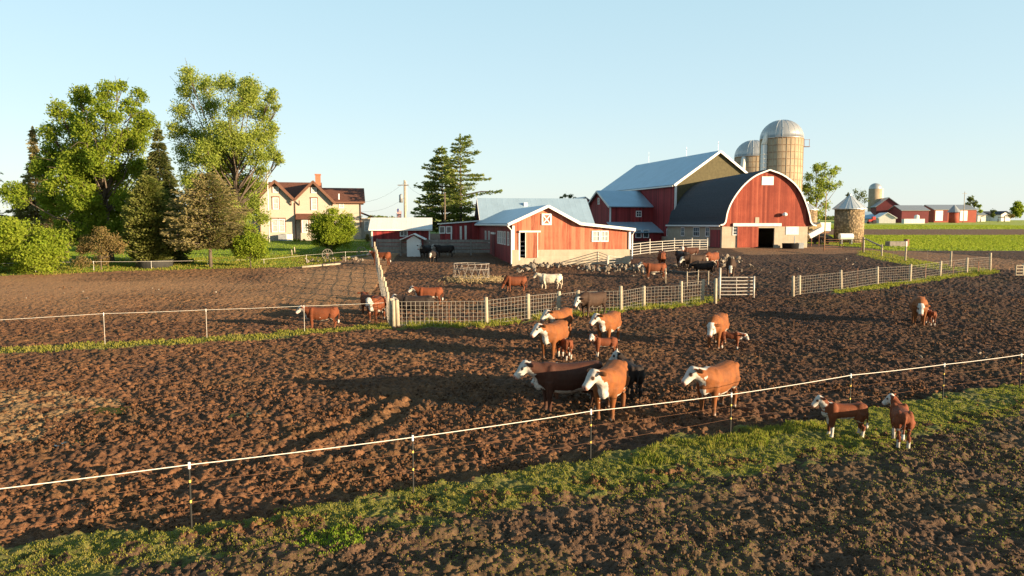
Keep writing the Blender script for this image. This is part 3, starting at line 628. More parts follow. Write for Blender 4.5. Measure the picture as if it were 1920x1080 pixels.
# ---- round stone crib and the low round roof beside the arched barn
def crib(px, pw, py_e, py_p, d, label, mat):
    c = at(px, 430, d); g = float(H(c.x, d)); r = pw/2/FPX*d; ze = at(px, py_e, d).z-g; zp = at(px, py_p, d).z-g
    root = thing('round_crib', label, 'grain crib', (c.x, d, g))
    MB().lathe([(r*.9, -.4), (r*.9, ze+.1)], 28).build('wall', mat, root, True)
    rf = MB().lathe([(r*1.04, ze-.08), (r*1.04, ze+.02), (.22, zp), (.2, zp+.2), (.02, zp+.35)], 28)
    for i in range(14):
        a = 2*math.pi*i/14; rf.beam((math.cos(a)*r*1.04, math.sin(a)*r*1.04, ze+.03), (math.cos(a)*.2, math.sin(a)*.2, zp), .06)
    rf.build('roof', 'galv' if mat != 'rust' else 'shingle_dark', root); return root
crib(1591.5, 57, 391.5, 367, 108, 'round rough stone corn crib with a grey cone roof beside the white tank', 'stone_wall')
crib(1512, 40, 393, 381, 116, 'round crib with a dark cone roof peeping past the arched barn', 'stone_wall')
# ---- white roofed metal barn behind the shed
p0 = at(906, 440, 92); D_ = Bld('machine_barn', 'long red barn with a pale metal roof behind the cattle shed', 'barn', p0.x, 92, R(8))
dp = D_.z; dl_ = 14.2; dw = 9.0; de_ = at(906, 421, 92).z-D_.z; dpk = at(894, 373, 96.5).z-D_.z
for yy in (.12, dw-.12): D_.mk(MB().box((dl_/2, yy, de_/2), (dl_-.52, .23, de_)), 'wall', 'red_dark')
for xx in (0, dl_-.25): D_.mk(MB().prism([(0, 0), (dw, 0), (dw, de_), (dw/2, dpk-.05), (0, de_)], xx, xx+.25, 'x'), 'gable_wall', 'red_dark')
D_.mk(MB().strip([(-.4, de_-.2), (dw/2, dpk), (dw+.4, de_-.2)], .12, -.35, dl_+.35, 'x'), 'roof', 'metal_roof')
tr = MB()
for a, b_ in (((-.4, de_-.2), (dw/2, dpk)), ((dw/2, dpk), (dw+.4, de_-.2))): tr.beam((-.4, a[0], a[1]), (-.4, b_[0], b_[1]), .06, .2)
D_.mk(tr, 'trim', 'white'); window(D_, 'l', 0, dw/2+.2, de_+1.5, .7, .9, 1, 2, .09)
D_.mk(MB().box((dl_*.42, 3.2, dpk-1.3), (.45, .45, 1.6)), 'roof_vent', 'white')
# ---- low red lean-tos between garage and shed
p0 = at(822, 450, 86); Lh = Bld('milk_house', 'low dark red outbuilding with pale roof edges next to the shaded cattle shed', 'outbuilding', p0.x, 88, R(5))
lw = 5.6; h0 = at(822, 421, 88).z-Lh.z; h1 = at(905, 414, 88).z-Lh.z
Lh.mk(MB().prism([(0, -.3), (lw, -.3), (lw, h1), (0, h0)], 0, 5), 'wall', 'red_dark'); Lh.mk(MB().strip([(-.3, h0), (lw+.2, h1)], .14, -.4, 5.2), 'roof', 'white_roof')
for px in (829, 842): a, z = Lh.f(px, 431); window(Lh, 'f', 0, a, z, .75, .9, 1, 1, .12)
fpart(Lh, 'door', 'white_dirty', 862, 866, 424, 449, 0, .06); fpart(Lh, 'door', 'white_dirty', 871, 875, 423, 449, 0, .06); fpart(Lh, 'corner_post', 'white', 845, 847.5, 424, 449, 0, .06)
# ---- gable behind the barn
p0 = at(1093, 420, 132); Nb = Bld('distant_gable_shed', 'small red gabled roof showing between the metal roof and the barn wing', 'shed', p0.x, 132, R(10))
nz = at(1093, 370, 132).z-Nb.z; ne = at(1110, 386, 132).z-Nb.z
Nb.mk(MB().prism([(-2, 0), (2.6, 0), (2.6, ne), (.3, nz-.1), (-2, ne)], 0, 7), 'wall', 'red_dark'); Nb.mk(MB().strip([(-2.4, ne-.2), (.3, nz), (3, ne-.2)], .14, -.4, 7.4), 'roof', 'white_roof')
# ---- red garage with pale roof
p0 = at(697, 455, 88); Ga = Bld('garage', 'low red garage with a pale ribbed metal roof beside the cream house', 'garage', p0.x, 88, R(6))
gx1 = Ga.f(806, 430)[0]; ge = Ga.f(750, 431)[1]; gp_ = at(750, 409.5, 91).z-Ga.z; gd = 6.0
Ga.mk(MB().prism([(0, -.3), (gd, -.3), (gd, ge), (gd/2, gp_-.1), (0, ge)], 0, gx1, 'x'), 'wall', 'red_dark')
Ga.mk(MB().strip([(-.35, ge-.02), (gd/2, gp_), (gd+.35, ge-.02)], .1, -.35, gx1+.3, 'x'), 'roof', 'white_roof')
tr = MB().box((gx1/2, -.36, ge), (gx1+.6, .05, .18)).box((.06, -.02, ge/2), (.16, .06, ge-.2)).box((gx1-.06, -.02, ge/2), (.16, .06, ge-.2)); Ga.mk(tr, 'trim', 'white')
a, z = Ga.f(757, 437.5); window(Ga, 'f', 0, a, z, .95, .75, 2, 1, .1)
# ---- white hut in the yard
p0 = G(763, 481); Hu = Bld('white_hut', 'small white hut with a shallow gable roof set into the plank fence', 'hut', p0.x, p0.y, R(4), z=p0.z)
hx = Hu.f(789, 470)[0]; hz = Hu.f(775, 450)[1]; hp_ = Hu.f(775, 439.5)[1]
Hu.mk(MB().prism([(0, -.2), (hx, -.2), (hx, hz), (hx/2, hp_-.12), (0, hz)], 0, 2.2), 'wall', 'white'); Hu.mk(MB().strip([(-.65, hz-.02), (hx/2, hp_), (hx+.5, hz-.02)], .09, -.35, 2.5), 'roof', 'white_roof')

# ---- the house
p0 = at(486, 450, 100); Ho = Bld('farmhouse', 'two storey cream farmhouse with brown shingle gables, brown trim and a chimney', 'house', p0.x, 100, R(13))
def HX(px, off=0): return Ho.f(px, 400, off)[0]
def HZ(py, px=560, off=0): return Ho.f(px, py, off)[1]
x0, x1, x2, x3 = HX(486.5), HX(552), HX(625), HX(677, 1.5); ze = HZ(371); zg = HZ(340); DEP = 9
pk1, pk2 = HX(517), HX(588.5); zrid = HZ(341)+.1
low = HZ(372)-.2
wl = MB().prism([(x0, -.5), (x2, -.5), (x2, low), (pk2, zg-.25), (x1, low+.1), (pk1, zg-.2), (x0, low)], 0, 1.2)
wl.box(((x0+x3)/2, 1.5+DEP/2, low/2-.25), (x3-x0-.02, DEP, low+.5)); Ho.mk(wl, 'wall', 'cream')
Ho.mk(MB().prism([(1.5, low), (1.5+DEP, low), (1.5+DEP/2, zrid-1.2)], x3-.3, x3-.02, 'x'), 'gable_wall', 'cream'); Ho.mk(MB().prism([(1.5, low), (1.5+DEP, low), (1.5+DEP/2, zrid-.4)], x0, x0+.3, 'x'), 'gable_wall', 'cream')
rf = MB().strip([(1.1, low-.1), (1.5+DEP/2, zrid), (1.9+DEP, low-.1)], .16, x0-.9, HX(604, 5), 'x')
rf.strip([(1.0, low-.35), (1.5+DEP/2, zrid-.75), (1.9+DEP, low-.35)], .16, HX(604, 5)+.003, x3+.6, 'x')
for pkx, hl, hr in ((pk1, x0-.7, x1+.05), (pk2, x1-.05, x2+.35)):
    s_ = (zg-low)/(x1-pk1)
    rf.strip([(hl, zg-(pkx-hl)*s_*.98), (pkx, zg), (hr, zg-(hr-pkx)*s_*.98)], .15, -.55, 5.2)
Ho.mk(rf, 'roof', 'shingle_brown')
tr = MB()
for pkx, hl, hr in ((pk1, x0-.7, x1+.05), (pk2, x1-.05, x2+.35)):
    s_ = (zg-low)/(x1-pk1)
    tr.beam((hl, -.6, zg-(pkx-hl)*s_*.98-.06), (pkx, -.6, zg-.04), .07, .34); tr.beam((pkx, -.6, zg-.04), (hr, -.6, zg-(hr-pkx)*s_*.98-.06), .07, .34)
    for bx in (hl+.75, hr-.45): tr.beam((bx, -.06, low-.75), (bx, -.5, low-.12), .12, .14)
tr.box(((x2+x3)/2+.2, .98, low-.3), (x3-x2+.6, .1, .22)); Ho.mk(tr, 'trim', 'brown_trim')
cx_ = HX(597, 4); Ho.mk(MB().box((cx_, 5.5, zrid+.1), (.75, .75, 2.3)).box((cx_, 5.5, zrid+1.3), (.9, .9, .15)), 'chimney', 'brick')
def hwin(px, py, w, h, off=0., n=1, trim=True):
    a, z = Ho.f(px, py, off)
    if trim:
        m = MB(); fbox(m, 'f', off, a-w/2-.12, a+w/2+.12, z+h/2, z+h/2+.16, -.02, .09); fbox(m, 'f', off, a-w/2-.11, a-w/2, z-h/2, z+h/2, -.02, .05); fbox(m, 'f', off, a+w/2, a+w/2+.11, z-h/2, z+h/2, -.02, .05)
        wd_ = window(Ho, 'f', off, a, z, w, h, n, 2, .1, glass='glass_pale'); m.build('casing', 'brown_trim', wd_)
    else: window(Ho, 'f', off, a, z, w, h, n, 2, .1, glass='glass_pale')
hwin(517, 355.5, .8, .85); hwin(589, 356.5, .8, .85); hwin(517, 381.5, .8, 1.65); hwin(589, 383, .8, 1.65)
hwin(515.5, 423, .85, 1.85); hwin(528.5, 423, .85, 1.85); hwin(640, 384.5, .7, .9, 1.5, 1, False); hwin(639, 424, .9, 1.7, 1.5)
by = -1.0; bx0 = HX(563, by); bx1 = HX(604, by); Ho.mk(MB().box(((bx0+bx1)/2, by/2, HZ(411)/2), (bx1-bx0, -by-.01, HZ(411))), 'bay', 'cream')
hwin(571.5, 424, .8, 1.8, by); hwin(592, 424, .8, 1.8, by)
px_ = HX(554, by); Ho.mk(MB().prism([(by-.4, HZ(411.5)), (-.02, HZ(400.5)), (-.02, HZ(411.5))], px_, bx1+.4, 'x'), 'porch_roof', 'shingle_brown')
for px, off, zb in ((553.5, 0, 0), (487.5, 0, 0), (676, 1.5, 1.8)): gx = HX(px, off); Ho.mk(MB().tube([(gx, off-.08, low-.4), (gx, off-.08, zb)], .07, 6), 'downspout', 'brown_trim')
x4 = HX(694, 2.2); zl0 = HZ(406, 690); Ho.mk(MB().box(((x3+x4)/2, 5, zl0/2-.3), (x4-x3, 5.5, zl0+.2)), 'side_wing', 'cream')
Ho.mk(MB().strip([(x3-.02, zl0+.55), (x4+.35, zl0-.1)], .13, 1.9, 8), 'side_wing_roof', 'shingle_brown'); a_, z_ = Ho.f(692, 424, 2.25); window(Ho, 'f', 2.25, a_-.35, z_, .7, 1.5, 1, 2, .1, glass='glass_pale')
vx = HX(636, 3); Ho.mk(MB().tube([(vx, 1.0, HZ(373)), (vx, 1.0, HZ(362))], .1, 8), 'vent_pipe', 'white')
wx0 = HX(464, 2); Ho.mk(MB().box(((wx0+x0)/2-.02, 5.5, 1.5), (x0-wx0-.1, 6.5, 4.0)), 'side_wing', 'cream')
Ho.mk(MB().prism([(1.9, HZ(401)), (9, HZ(401)), (5.5, HZ(345))], wx0-2.5, x0-.92, 'x'), 'side_wing_roof', 'shingle_brown')
for px, w, h in ((530, 1.1, .9), (543, .8, .95)):
    a = Ho.f(px, 447, -.9)[0]; u = thing('air_conditioner', f"{'wide dark' if w > 1 else 'narrow pale'} air conditioning unit against the cream house wall", 'air conditioner', Ho.inv.inverted()@Vector((a, -.9, .0)), R(13))
    MB().box((0, 0, h/2), (w, .7, h)).build('case', 'grey_metal' if w > 1 else 'white_dirty', u); MB().lathe([(.3, h), (.3, h+.04), (.1, h+.05)], 14).build('fan_guard', 'black', u)

# ---- farm far off on the right
def fb(name, label, cat, px0, px1, py_e, py_p, d, wall, roof, dep=12, ridge='x', rz=0., base=418, group=None):
    c0 = at(px0, base, d); b = Bld(name, label, cat, c0.x, d, rz, group); x1_ = b.f(px1, base)[0]; e = at(px0, py_e, d).z-b.z
    if ridge == 'x':
        p = at(px0, py_p, d+dep/2).z-b.z; b.mk(MB().prism([(0, -1.5), (dep, -1.5), (dep, e), (dep/2, p-.15), (0, e)], 0, x1_, 'x'), 'wall', wall); b.mk(MB().strip([(-.5, e-.2), (dep/2, p), (dep+.5, e-.2)], .3, -.5, x1_+.5, 'x'), 'roof', roof)
    else:
        p = at(px0, py_p, d).z-b.z; b.mk(MB().prism([(0, -1.5), (x1_, -1.5), (x1_, e), (x1_/2, p-.15), (0, e)], 0, dep), 'wall', wall); b.mk(MB().strip([(-.5, e-.2), (x1_/2, p), (x1_+.5, e-.2)], .3, -.5, dep+.5), 'roof', roof)
    b.x1 = x1_; return b
b = fb('far_barn', 'tall maroon barn with grey roof on the far farm, beside the distant silo', 'barn', 1642, 1687, 388, 371, 360, 'maroon', 'grey_metal', 22, 'y', R(-16), 417)
b = fb('far_garage', 'pale garage with white roof in front of the tall maroon barn on the far farm', 'garage', 1648, 1679, 409, 399.5, 330, 'white_dirty', 'white_roof', 14, 'y', R(-14), 420)
m = MB(); fbox(m, 'r', b.x1, 1, 6, 0, 2.2, 0, .1); m2 = MB(); fbox(m2, 'r', b.x1, 7, 12, 0, 2.2, 0, .1); b.mk(m, 'garage_door', 'white'); b.mk(m2, 'garage_door', 'white')
b = fb('far_barn', 'long low red barn with a blue grey roof right of the pale far garage', 'barn', 1690, 1740, 394.5, 386, 345, 'maroon', 'grey_metal', 14, 'x', R(-3), 418)
m = MB().prism([(.5, 0), (13.5, 0), (13.5, 6), (7, 8), (.5, 6)], b.x1, b.x1+.3, 'x'); b.mk(m, 'gable_wall', 'red_shed')  # brighter red than the long wall: sunlight on this gable put into its colour
b = fb('far_shed', 'long red and white machine shed on the far farm behind the utility pole', 'shed', 1751, 1830, 393, 385, 370, 'red_far', 'grey_metal', 16, 'x', 0, 416)
for px0, px1, mt in ((1754, 1767, 'white'), (1768, 1776, 'maroon'), (1800, 1813, 'white')): fpart(b, 'door', mt, px0, px1, 395, 414, 0, .2)
c = at(1788, 415, 352); u = thing('grain_bin', 'small round bin with a grey cone roof in front of the far machine shed', 'grain bin', (c.x, 352, float(H(c.x, 352))))
MB().lathe([(2.2, -.5), (2.2, 5.2)], 16).build('wall', 'red_far', u, True); MB().lathe([(3.2, 5.1), (.3, 8.6), (.02, 8.8)], 16).build('roof', 'grey_metal', u)
c = at(1638.5, 415, 375); u = thing('silo', 'distant stave silo with a white dome on the far farm', 'silo', (c.x, 375, float(H(c.x, 375))))
zz = at(1638, 354, 375).z-u.location.z; MB().lathe([(3.1, -.5), (3.1, zz)], 24).build('cylinder', 'silo', u, True); MB().lathe([(3.15, zz-.1)]+[(3.1*math.cos(a), zz+2.9*math.sin(a)) for a in np.linspace(0, 1.5, 7)], 24).build('dome', 'silo_dome', u, True); MB().box((3.0, -1.4, zz/2), (.9, .9, zz)).build('chute', 'white_dirty', u)
fb('far_house', 'small white house with a grey roof right of the far machine shed', 'house', 1833, 1848, 403, 397, 400, 'white_dirty', 'grey_metal', 10, 'x', 0, 413)
b = fb('far_house', 'long white bungalow with a dark roof at the far right of the fields', 'house', 1845, 1882, 403, 397, 420, 'white', 'shingle_dark', 10, 'x', 0, 412); window(b, 'f', 0, 4, 1.6, 1.4, 1.2, 1, 1); window(b, 'f', 0, 8, 1.6, 1.4, 1.2, 1, 1)
fb('far_garage', 'white gabled garage beside the long white bungalow', 'garage', 1877, 1894, 402, 396.5, 410, 'white', 'shingle_dark', 10, 'y', 0, 412)
fb('far_shed', 'blue grey roofed shed between the stone crib and the maroon barn', 'shed', 1618, 1641, 410, 398, 340, 'white_dirty', 'metal_roof', 12, 'x', 0, 420)
c = at(1712, 417, 318); u = thing('farm_tank', 'low white tank on the grass in front of the long low red barn', 'tank', (c.x, 318, float(H(c.x, 318))))
MB().box((0, 0, .9), (9, 2.2, 2.2)).build('body', 'white_dirty', u); MB().lathe([(1, 2), (1, 3.4), (.3, 3.8)], 12, (1.5, 0)).build('filler', 'white', u)
c = at(1634, 420, 300); u = thing('tractor', 'tiny red tractor beside the pale far garage', 'tractor', (c.x, 300, float(H(c.x, 300))))
MB().box((0, 0, 1.3), (2.8, 1.2, .9)).box((.8, 0, 2.3), (1.2, 1.2, 1.3)).build('body', 'red_paint', u)
for xx, rr in ((.9, .8), (-1, .5)):
    for yy in (-.8, .8): MB().tube([(xx, yy-.15, rr), (xx, yy+.15, rr)], rr, 14).build('wheel', 'black', u)
# ------------------------------------------------------------------ trees
def rotm(n, rng):
    q = rng.normal(size=(n, 4)); q /= np.linalg.norm(q, axis=1)[:, None]; w, x, y, z = q.T
    return np.stack([np.stack([1-2*(y*y+z*z), 2*(x*y-z*w), 2*(x*z+y*w)], -1), np.stack([2*(x*y+z*w), 1-2*(x*x+z*z), 2*(y*z-x*w)], -1), np.stack([2*(x*z-y*w), 2*(y*z+x*w), 1-2*(x*x+y*y)], -1)], 1)
def leaves(pts, size, rng, asp=.55, dirs=None, bend=.0):
    """one small rhombic leaf spray per point"""
    n = len(pts); s = size*rng.uniform(.6, 1.35, n)
    if dirs is None: Rm = rotm(n, rng); a = Rm[:, :, 0]; b = Rm[:, :, 1]
    else:
        a = dirs/np.linalg.norm(dirs, axis=1)[:, None]; r = rng.normal(size=(n, 3)); b = np.cross(a, r); b /= np.linalg.norm(b, axis=1)[:, None]
    a = a*s[:, None]; b = b*(s*asp)[:, None]
    V = np.stack([pts-a*.5, pts+b*.5, pts+a*.5, pts-b*.5], 1).reshape(-1, 3)
    return V, np.arange(4*n).reshape(n, 4)
def broadleaf(name, label, cat, base, clumps, mat, leaf, dens, trunk_r, rng_seed, split=.32, group=None, depth_k=.8, feather=.0, inner=.25, sub=9, stems=1, fill=.35):
    """clumps: (px, py, r_px) seen outline masses at the tree's distance, given depth by the crown's width"""
    rng = np.random.default_rng(rng_seed); y0 = base.y; ppm = y0/FPX
    root = thing(name, label, cat, base, 0, group); B = np.array(base)
    cs = []; xs = [c[0] for c in clumps]; W = (max(xs)-min(xs))/2*ppm; cx = (max(xs)+min(xs))/2
    for i, (px, py, r) in enumerate(clumps):
        rr = r*ppm; off = (px-cx)*ppm; room = math.sqrt(max(0, W*W*1.0-off*off))*depth_k
        dy = rng.uniform(-1, 1)*room
        c = at(px, py, y0+dy*.999); cs.append((np.array(c)-B, rr*(y0+dy)/y0))
    extra = [(c*np.array([1, -1, 1])+rng.normal(size=3)*r*.35, r*.9) for c, r in cs if rng.random() < .45]
    tr = MB(); zmin = min(c[2] for c, r in cs); zmax = max(c[2] for c, r in cs); top = np.array([np.mean([c[0] for c, r in cs]), 0, zmax*.86])
    if trunk_r > 0:
        h0 = max(.4, zmin*.8); tp = [(0, 0, -.3), (0, 0, h0*.5)]; nseg = 6
        for i in range(nseg+1): f = i/nseg; tp.append((top[0]*f+rng.normal()*.12*f, rng.normal()*.15*f, h0+(top[2]-h0)*f))
        tr.tube(tp, [trunk_r*1.35, trunk_r]+[trunk_r*(1-.85*i/nseg) for i in range(nseg+1)], 9)
        for c, r in cs+extra:
            f = np.clip((c[2]*split*1.6-h0)/(top[2]-h0+1e-6), 0, .85); st = np.array([top[0]*f, 0, h0+(top[2]-h0)*f]); mid = st*.45+c*.55; mid[2] -= .1*np.linalg.norm(c-st)
            mid += rng.normal(size=3)*.15
            r0 = max(.035, trunk_r*.42*(1-.5*f)); tr.tube([st, st*.7+mid*.3, mid, c], [r0, r0*.8, r0*.5, r0*.18], 5)
            for q in range(5):
                e = c+rng.normal(size=3)*r*.6; tr.tube([mid*.4+c*.6, (mid*.2+c*.8+e)/2, e], [r0*.3, r0*.18, .012], 4)
        tr.build('trunk', 'bark', root, True)
    P = []; Dr = []
    for c, r in cs+extra:
        for q in range(sub):
            d = rng.normal(size=3); d /= np.linalg.norm(d); cc = c+d*r*rng.uniform(.2, .72); r2 = r*rng.uniform(.26, .46)
            n = int(dens*r2*r2*12*rng.uniform(.5, 1.3)); p = rng.normal(size=(n, 3)); p /= np.linalg.norm(p, axis=1)[:, None]
            rad = rng.uniform(inner, 1, n)**.6*(1+feather*np.abs(rng.normal(size=n))*(rng.random(n) < .3))
            pts = cc+p*rad[:, None]*r2*np.array([1.15, 1.15, .8]); P.append(pts); Dr.append(p)
        if fill:
            n = int(fill*dens*r*r*9); p = rng.normal(size=(n, 3)); p /= np.linalg.norm(p, axis=1)[:, None]; P.append(c+p*(r*rng.uniform(.6, 1.0, n)*(.9+.18*np.sin(p[:, 0]*7+c[0]*3)*np.sin(p[:, 2]*6)))[:, None]); Dr.append(p)
    P = np.concatenate(P); Dr = np.concatenate(Dr); P = P[P[:, 2] > .05]
    V, F_ = leaves(P, leaf, rng); npmesh('crown', V, F_, mat, root); return root
def conifer(name, label, base, hgt, prof, mat, seed, nlev=26, nb=11, droop=.25, spray=.34, dens=11, trunk_r=.16, bare=.06, wind=0., jag=.25, group=None, plate=False, up=0.):
    rng = np.random.default_rng(seed); root = thing(name, label, 'tree', base, 0, group); tr = MB()
    tr.tube([(0, 0, -.3), (0, 0, hgt*.4), (0, 0, hgt*.97)], [trunk_r, trunk_r*.65, .02], 8); P = []; D = []
    for i in range(nlev):
        f = (i+rng.uniform(-.3, .3))/nlev; f = min(max(f, 0), .985); z = hgt*(bare+(1-bare)*f); L0 = np.interp(f, prof[0], prof[1])
        a0 = rng.uniform(0, 6.28)
        for j in range(nb):
            a = a0+6.283*j/nb+rng.uniform(-.25, .25); lift = rng.uniform(-.16, .16); L = L0*rng.uniform(1-jag*1.3, 1+jag*.5)*(1+wind*math.cos(a))
            if L < .08: continue
            dx, dy = math.cos(a), math.sin(a); e = np.array([dx*L, dy*L, z-droop*L+up*L+lift*L]); s = np.array([0, 0, z])
            m = (s+e)/2+np.array([0, 0, .05*L]); tr.tube([s, m, e], [max(.012, .02*L+.01), .012*L+.008, .006], 4, cap=False)
            n = int(dens*max(L, .4)*2.2); t_ = rng.uniform(.18, 1, n)**.8; q = s+(e-s)*t_[:, None]; w = (.30*L*(1-t_)+.16)
            side = rng.normal(size=(n, 1))*w[:, None]*np.array([[-dy, dx, 0]]); q = q+side+rng.normal(size=(n, 3))*np.array([.06, .06, .05 if plate else .10])
            d = np.array([[dx, dy, -droop*.8]])+side*1.6+rng.normal(size=(n, 3))*.25; P.append(q); D.append(d)
    n = 40; P.append(np.stack([rng.normal(size=n)*.05, rng.normal(size=n)*.05, hgt*rng.uniform(.93, 1, n)], 1)); D.append(rng.normal(size=(n, 3))*.5+np.array([0, 0, 1]))
    tr.build('trunk', 'bark', root, True); V, F_ = leaves(np.concatenate(P), spray, rng, .42, np.concatenate(D)); npmesh('foliage', V, F_, mat, root); return root
def tb(px, py, y=None): p = G(px, py) if y is None else ground(at(px, py, y).x, y); return p

broadleaf('maple_tree', 'large yellow green maple with open layered crown behind the round bushes', 'tree', tb(182, 0, 66),
  [(200, 170, 24), (226, 162, 15), (165, 195, 26), (112, 208, 26), (95, 250, 26), (140, 235, 30), (200, 215, 34), (240, 200, 20), (268, 222, 24), (255, 258, 28), (215, 265, 34), (160, 285, 40), (105, 290, 34), (82, 315, 26), (118, 340, 36), (172, 338, 40), (225, 325, 36), (262, 310, 26), (200, 385, 36), (150, 385, 40), (105, 385, 32), (240, 380, 30), (178, 428, 32), (125, 425, 28), (225, 430, 25), (140, 305, 38), (190, 300, 40), (92, 365, 30), (215, 360, 36), (160, 240, 30), (165, 445, 30), (210, 440, 30), (140, 440, 28), (235, 410, 30)],
  'leaf_maple', .23, 40, .34, 11, fill=.85)
broadleaf('willow_tree', 'tall pale green feathery tree with sparse spring leaves beside the farmhouse', 'tree', tb(432, 0, 74),
  [(350, 170, 24), (385, 160, 26), (425, 158, 26), (470, 166, 26), (508, 180, 20), (340, 205, 26), (390, 200, 32), (440, 203, 34), (490, 215, 30), (518, 200, 12), (338, 245, 28), (380, 250, 34), (430, 250, 36), (480, 255, 30), (508, 240, 18), (350, 292, 30), (395, 295, 34), (440, 300, 36), (485, 297, 28), (520, 296, 13), (365, 340, 28), (410, 345, 30), (455, 345, 30), (490, 325, 18), (430, 392, 28), (462, 378, 22), (400, 390, 20), (440, 422, 20), (405, 265, 34), (455, 270, 34), (480, 345, 24), (415, 320, 30), (505, 285, 20), (400, 425, 20), (455, 410, 26), (435, 360, 30), (480, 375, 20)],
  'leaf_light', .20, 34, .34, 12, feather=.5, inner=.1, sub=12, fill=.6)
conifer('spruce_tree', 'dark pointed spruce standing between the maple and the feathery tree', tb(306, 488, 63.5), (488-236)/FPX*63.5, ([0, .1, .45, .8, 1], [2.3, 2.5, 1.9, .75, .1]), 'needle_dark', 21, 34, 13, .35, .28, 19, .2)
conifer('arborvitae', 'dense dark green column shaped evergreen in front of the spruce', tb(284, 489, 61.3), (488-322)/FPX*61.3, ([0, .2, .55, .85, 1], [1.75, 2.1, 1.9, 1.1, .2]), 'needle_green', 22, 40, 16, -.35, .24, 22, .14, .05, jag=.16)
conifer('brown_pine', 'brownish rounded pine with a bare lower trunk on the lawn', tb(395, 496, 60.5), (496-322)/FPX*60.5, ([0, .15, .4, .7, .9, 1], [2.9, 3.5, 3.2, 2.2, 1.2, .3]), 'needle_brown', 23, 26, 13, .05, .24, 14, .17, .2, jag=.35, up=.2)
conifer('old_spruce', 'thin brown spruce with a spiky top at the left behind the large bush', tb(76, 500, 76), (490-255)/FPX*76, ([0, .2, .45, .62, .75, 1], [3.2, 3.0, 2.3, 1.0, .45, .08]), 'needle_brown', 24, 30, 12, .25, .32, 18, .18, jag=.4)
conifer('edge_spruce', 'spruce cut by the left edge of the photo with only branch tips showing', tb(-34, 500, 80), (490-215)/FPX*80, ([0, .25, .5, .75, 1], [3.0, 2.8, 2.2, 1.1, .1]), 'needle_dark', 25, 16, 8, .15, .3, 11, .18, jag=.35)
conifer('dark_pine', 'dense dark pine with layered boughs beside the taller airy pine', tb(830, 450, 104), (446-272)/FPX*104, ([0, .12, .4, .7, .9, 1], [3.6, 4.2, 3.4, 2.3, 1.1, .2]), 'needle_pine', 26, 23, 8, .02, .40, 16, .22, .10, jag=.45, up=.14, wind=-.12)
conifer('tall_pine', 'taller airy white pine with flat wind swept boughs and a visible trunk', tb(864, 450, 100), (446-247)/FPX*100, ([0, .18, .4, .65, .85, .95, 1], [1.8, 3.4, 3.4, 2.9, 2.2, 1.5, .3]), 'needle_pine', 27, 20, 6, -.02, .38, 17, .22, .14, jag=.8, up=.12, wind=.25)
def bush(name, label, base, clumps, mat, leaf=.17, dens=30, seed=1, tr=.05, **kw): return broadleaf(name, label, 'bush', base, clumps, mat, leaf, dens, tr, seed, inner=.45, sub=12, fill=.9, **kw)
bush('lilac_bush', 'big bright green bush mass at the left edge of the lawn', tb(40, 0, 57.5), [(-40, 460, 42), (10, 445, 40), (50, 440, 36), (92, 452, 32), (20, 480, 36), (70, 480, 34), (108, 478, 24), (-30, 490, 34), (112, 458, 20), (40, 500, 22), (90, 500, 18)], 'leaf_bush', .19, 38, 31)
bush('brown_bush', 'small reddish brown twiggy bush between the big bush and the spruce', tb(190, 503, 59), [(190, 440, 18), (165, 455, 20), (212, 452, 20), (190, 465, 24), (155, 468, 14), (225, 466, 14), (190, 485, 17)], 'leaf_brown', .14, 42, 32, feather=.5)
bush('round_bush', 'round bright green bush with spiky outline near the lawn fence', tb(470, 494, 60.5), [(470, 432, 16), (450, 450, 18), (490, 450, 18), (470, 458, 24), (448, 470, 16), (493, 472, 16), (470, 480, 20)], 'leaf_bush', .15, 60, 33)
bush('dome_bush', 'large dome shaped green bush in front of the farmhouse windows', tb(622, 466, 80), [(622, 403, 17), (597, 412, 19), (648, 412, 19), (622, 425, 26), (590, 432, 18), (655, 432, 18), (622, 445, 26), (598, 450, 18), (646, 450, 18), (622, 458, 16)], 'leaf_bush', .18, 60, 34, depth_k=.9)
bush('hedge_bush', 'small brown clipped bush at the right corner of the farmhouse', tb(690, 452, 97), [(689, 444, 6), (689, 449, 6)], 'leaf_brown', .16, 40, 35)
bush('low_shrub', 'low green shrub along the farmhouse foundation', tb(560, 452, 98), [(552, 451, 4), (560, 451, 4), (570, 451, 4)], 'leaf_bush', .15, 40, 36)
broadleaf('poplar_tree', 'airy light green tree behind the arched barn and the tall silo', 'tree', tb(1540, 0, 128), [(1548, 312, 11), (1530, 318, 12), (1560, 325, 12), (1518, 335, 13), (1540, 340, 18), (1570, 318, 9), (1512, 352, 12), (1535, 362, 17), (1560, 350, 13), (1520, 378, 14), (1548, 385, 13), (1535, 400, 14), (1575, 345, 7), (1512, 395, 9)], 'leaf_light', .34, 13, .25, 37, feather=.5, inner=.1)
broadleaf('bare_tree', 'pale nearly bare tree between the stone crib and the distant silo', 'tree', tb(1612, 0, 210), [(1605, 360, 8), (1618, 362, 8), (1610, 372, 10), (1622, 375, 8), (1610, 388, 9), (1600, 378, 7)], 'leaf_far', .55, 2.2, .25, 38, feather=.5, inner=.1)
conifer('far_spruce', 'dark spruce tip showing behind the cone roof of the stone crib', tb(1588, 420, 190), (418-352)/FPX*190, ([0, .5, 1], [3.4, 2, .1]), 'needle_dark', 39, 14, 8, .3, .8, 8, .2)
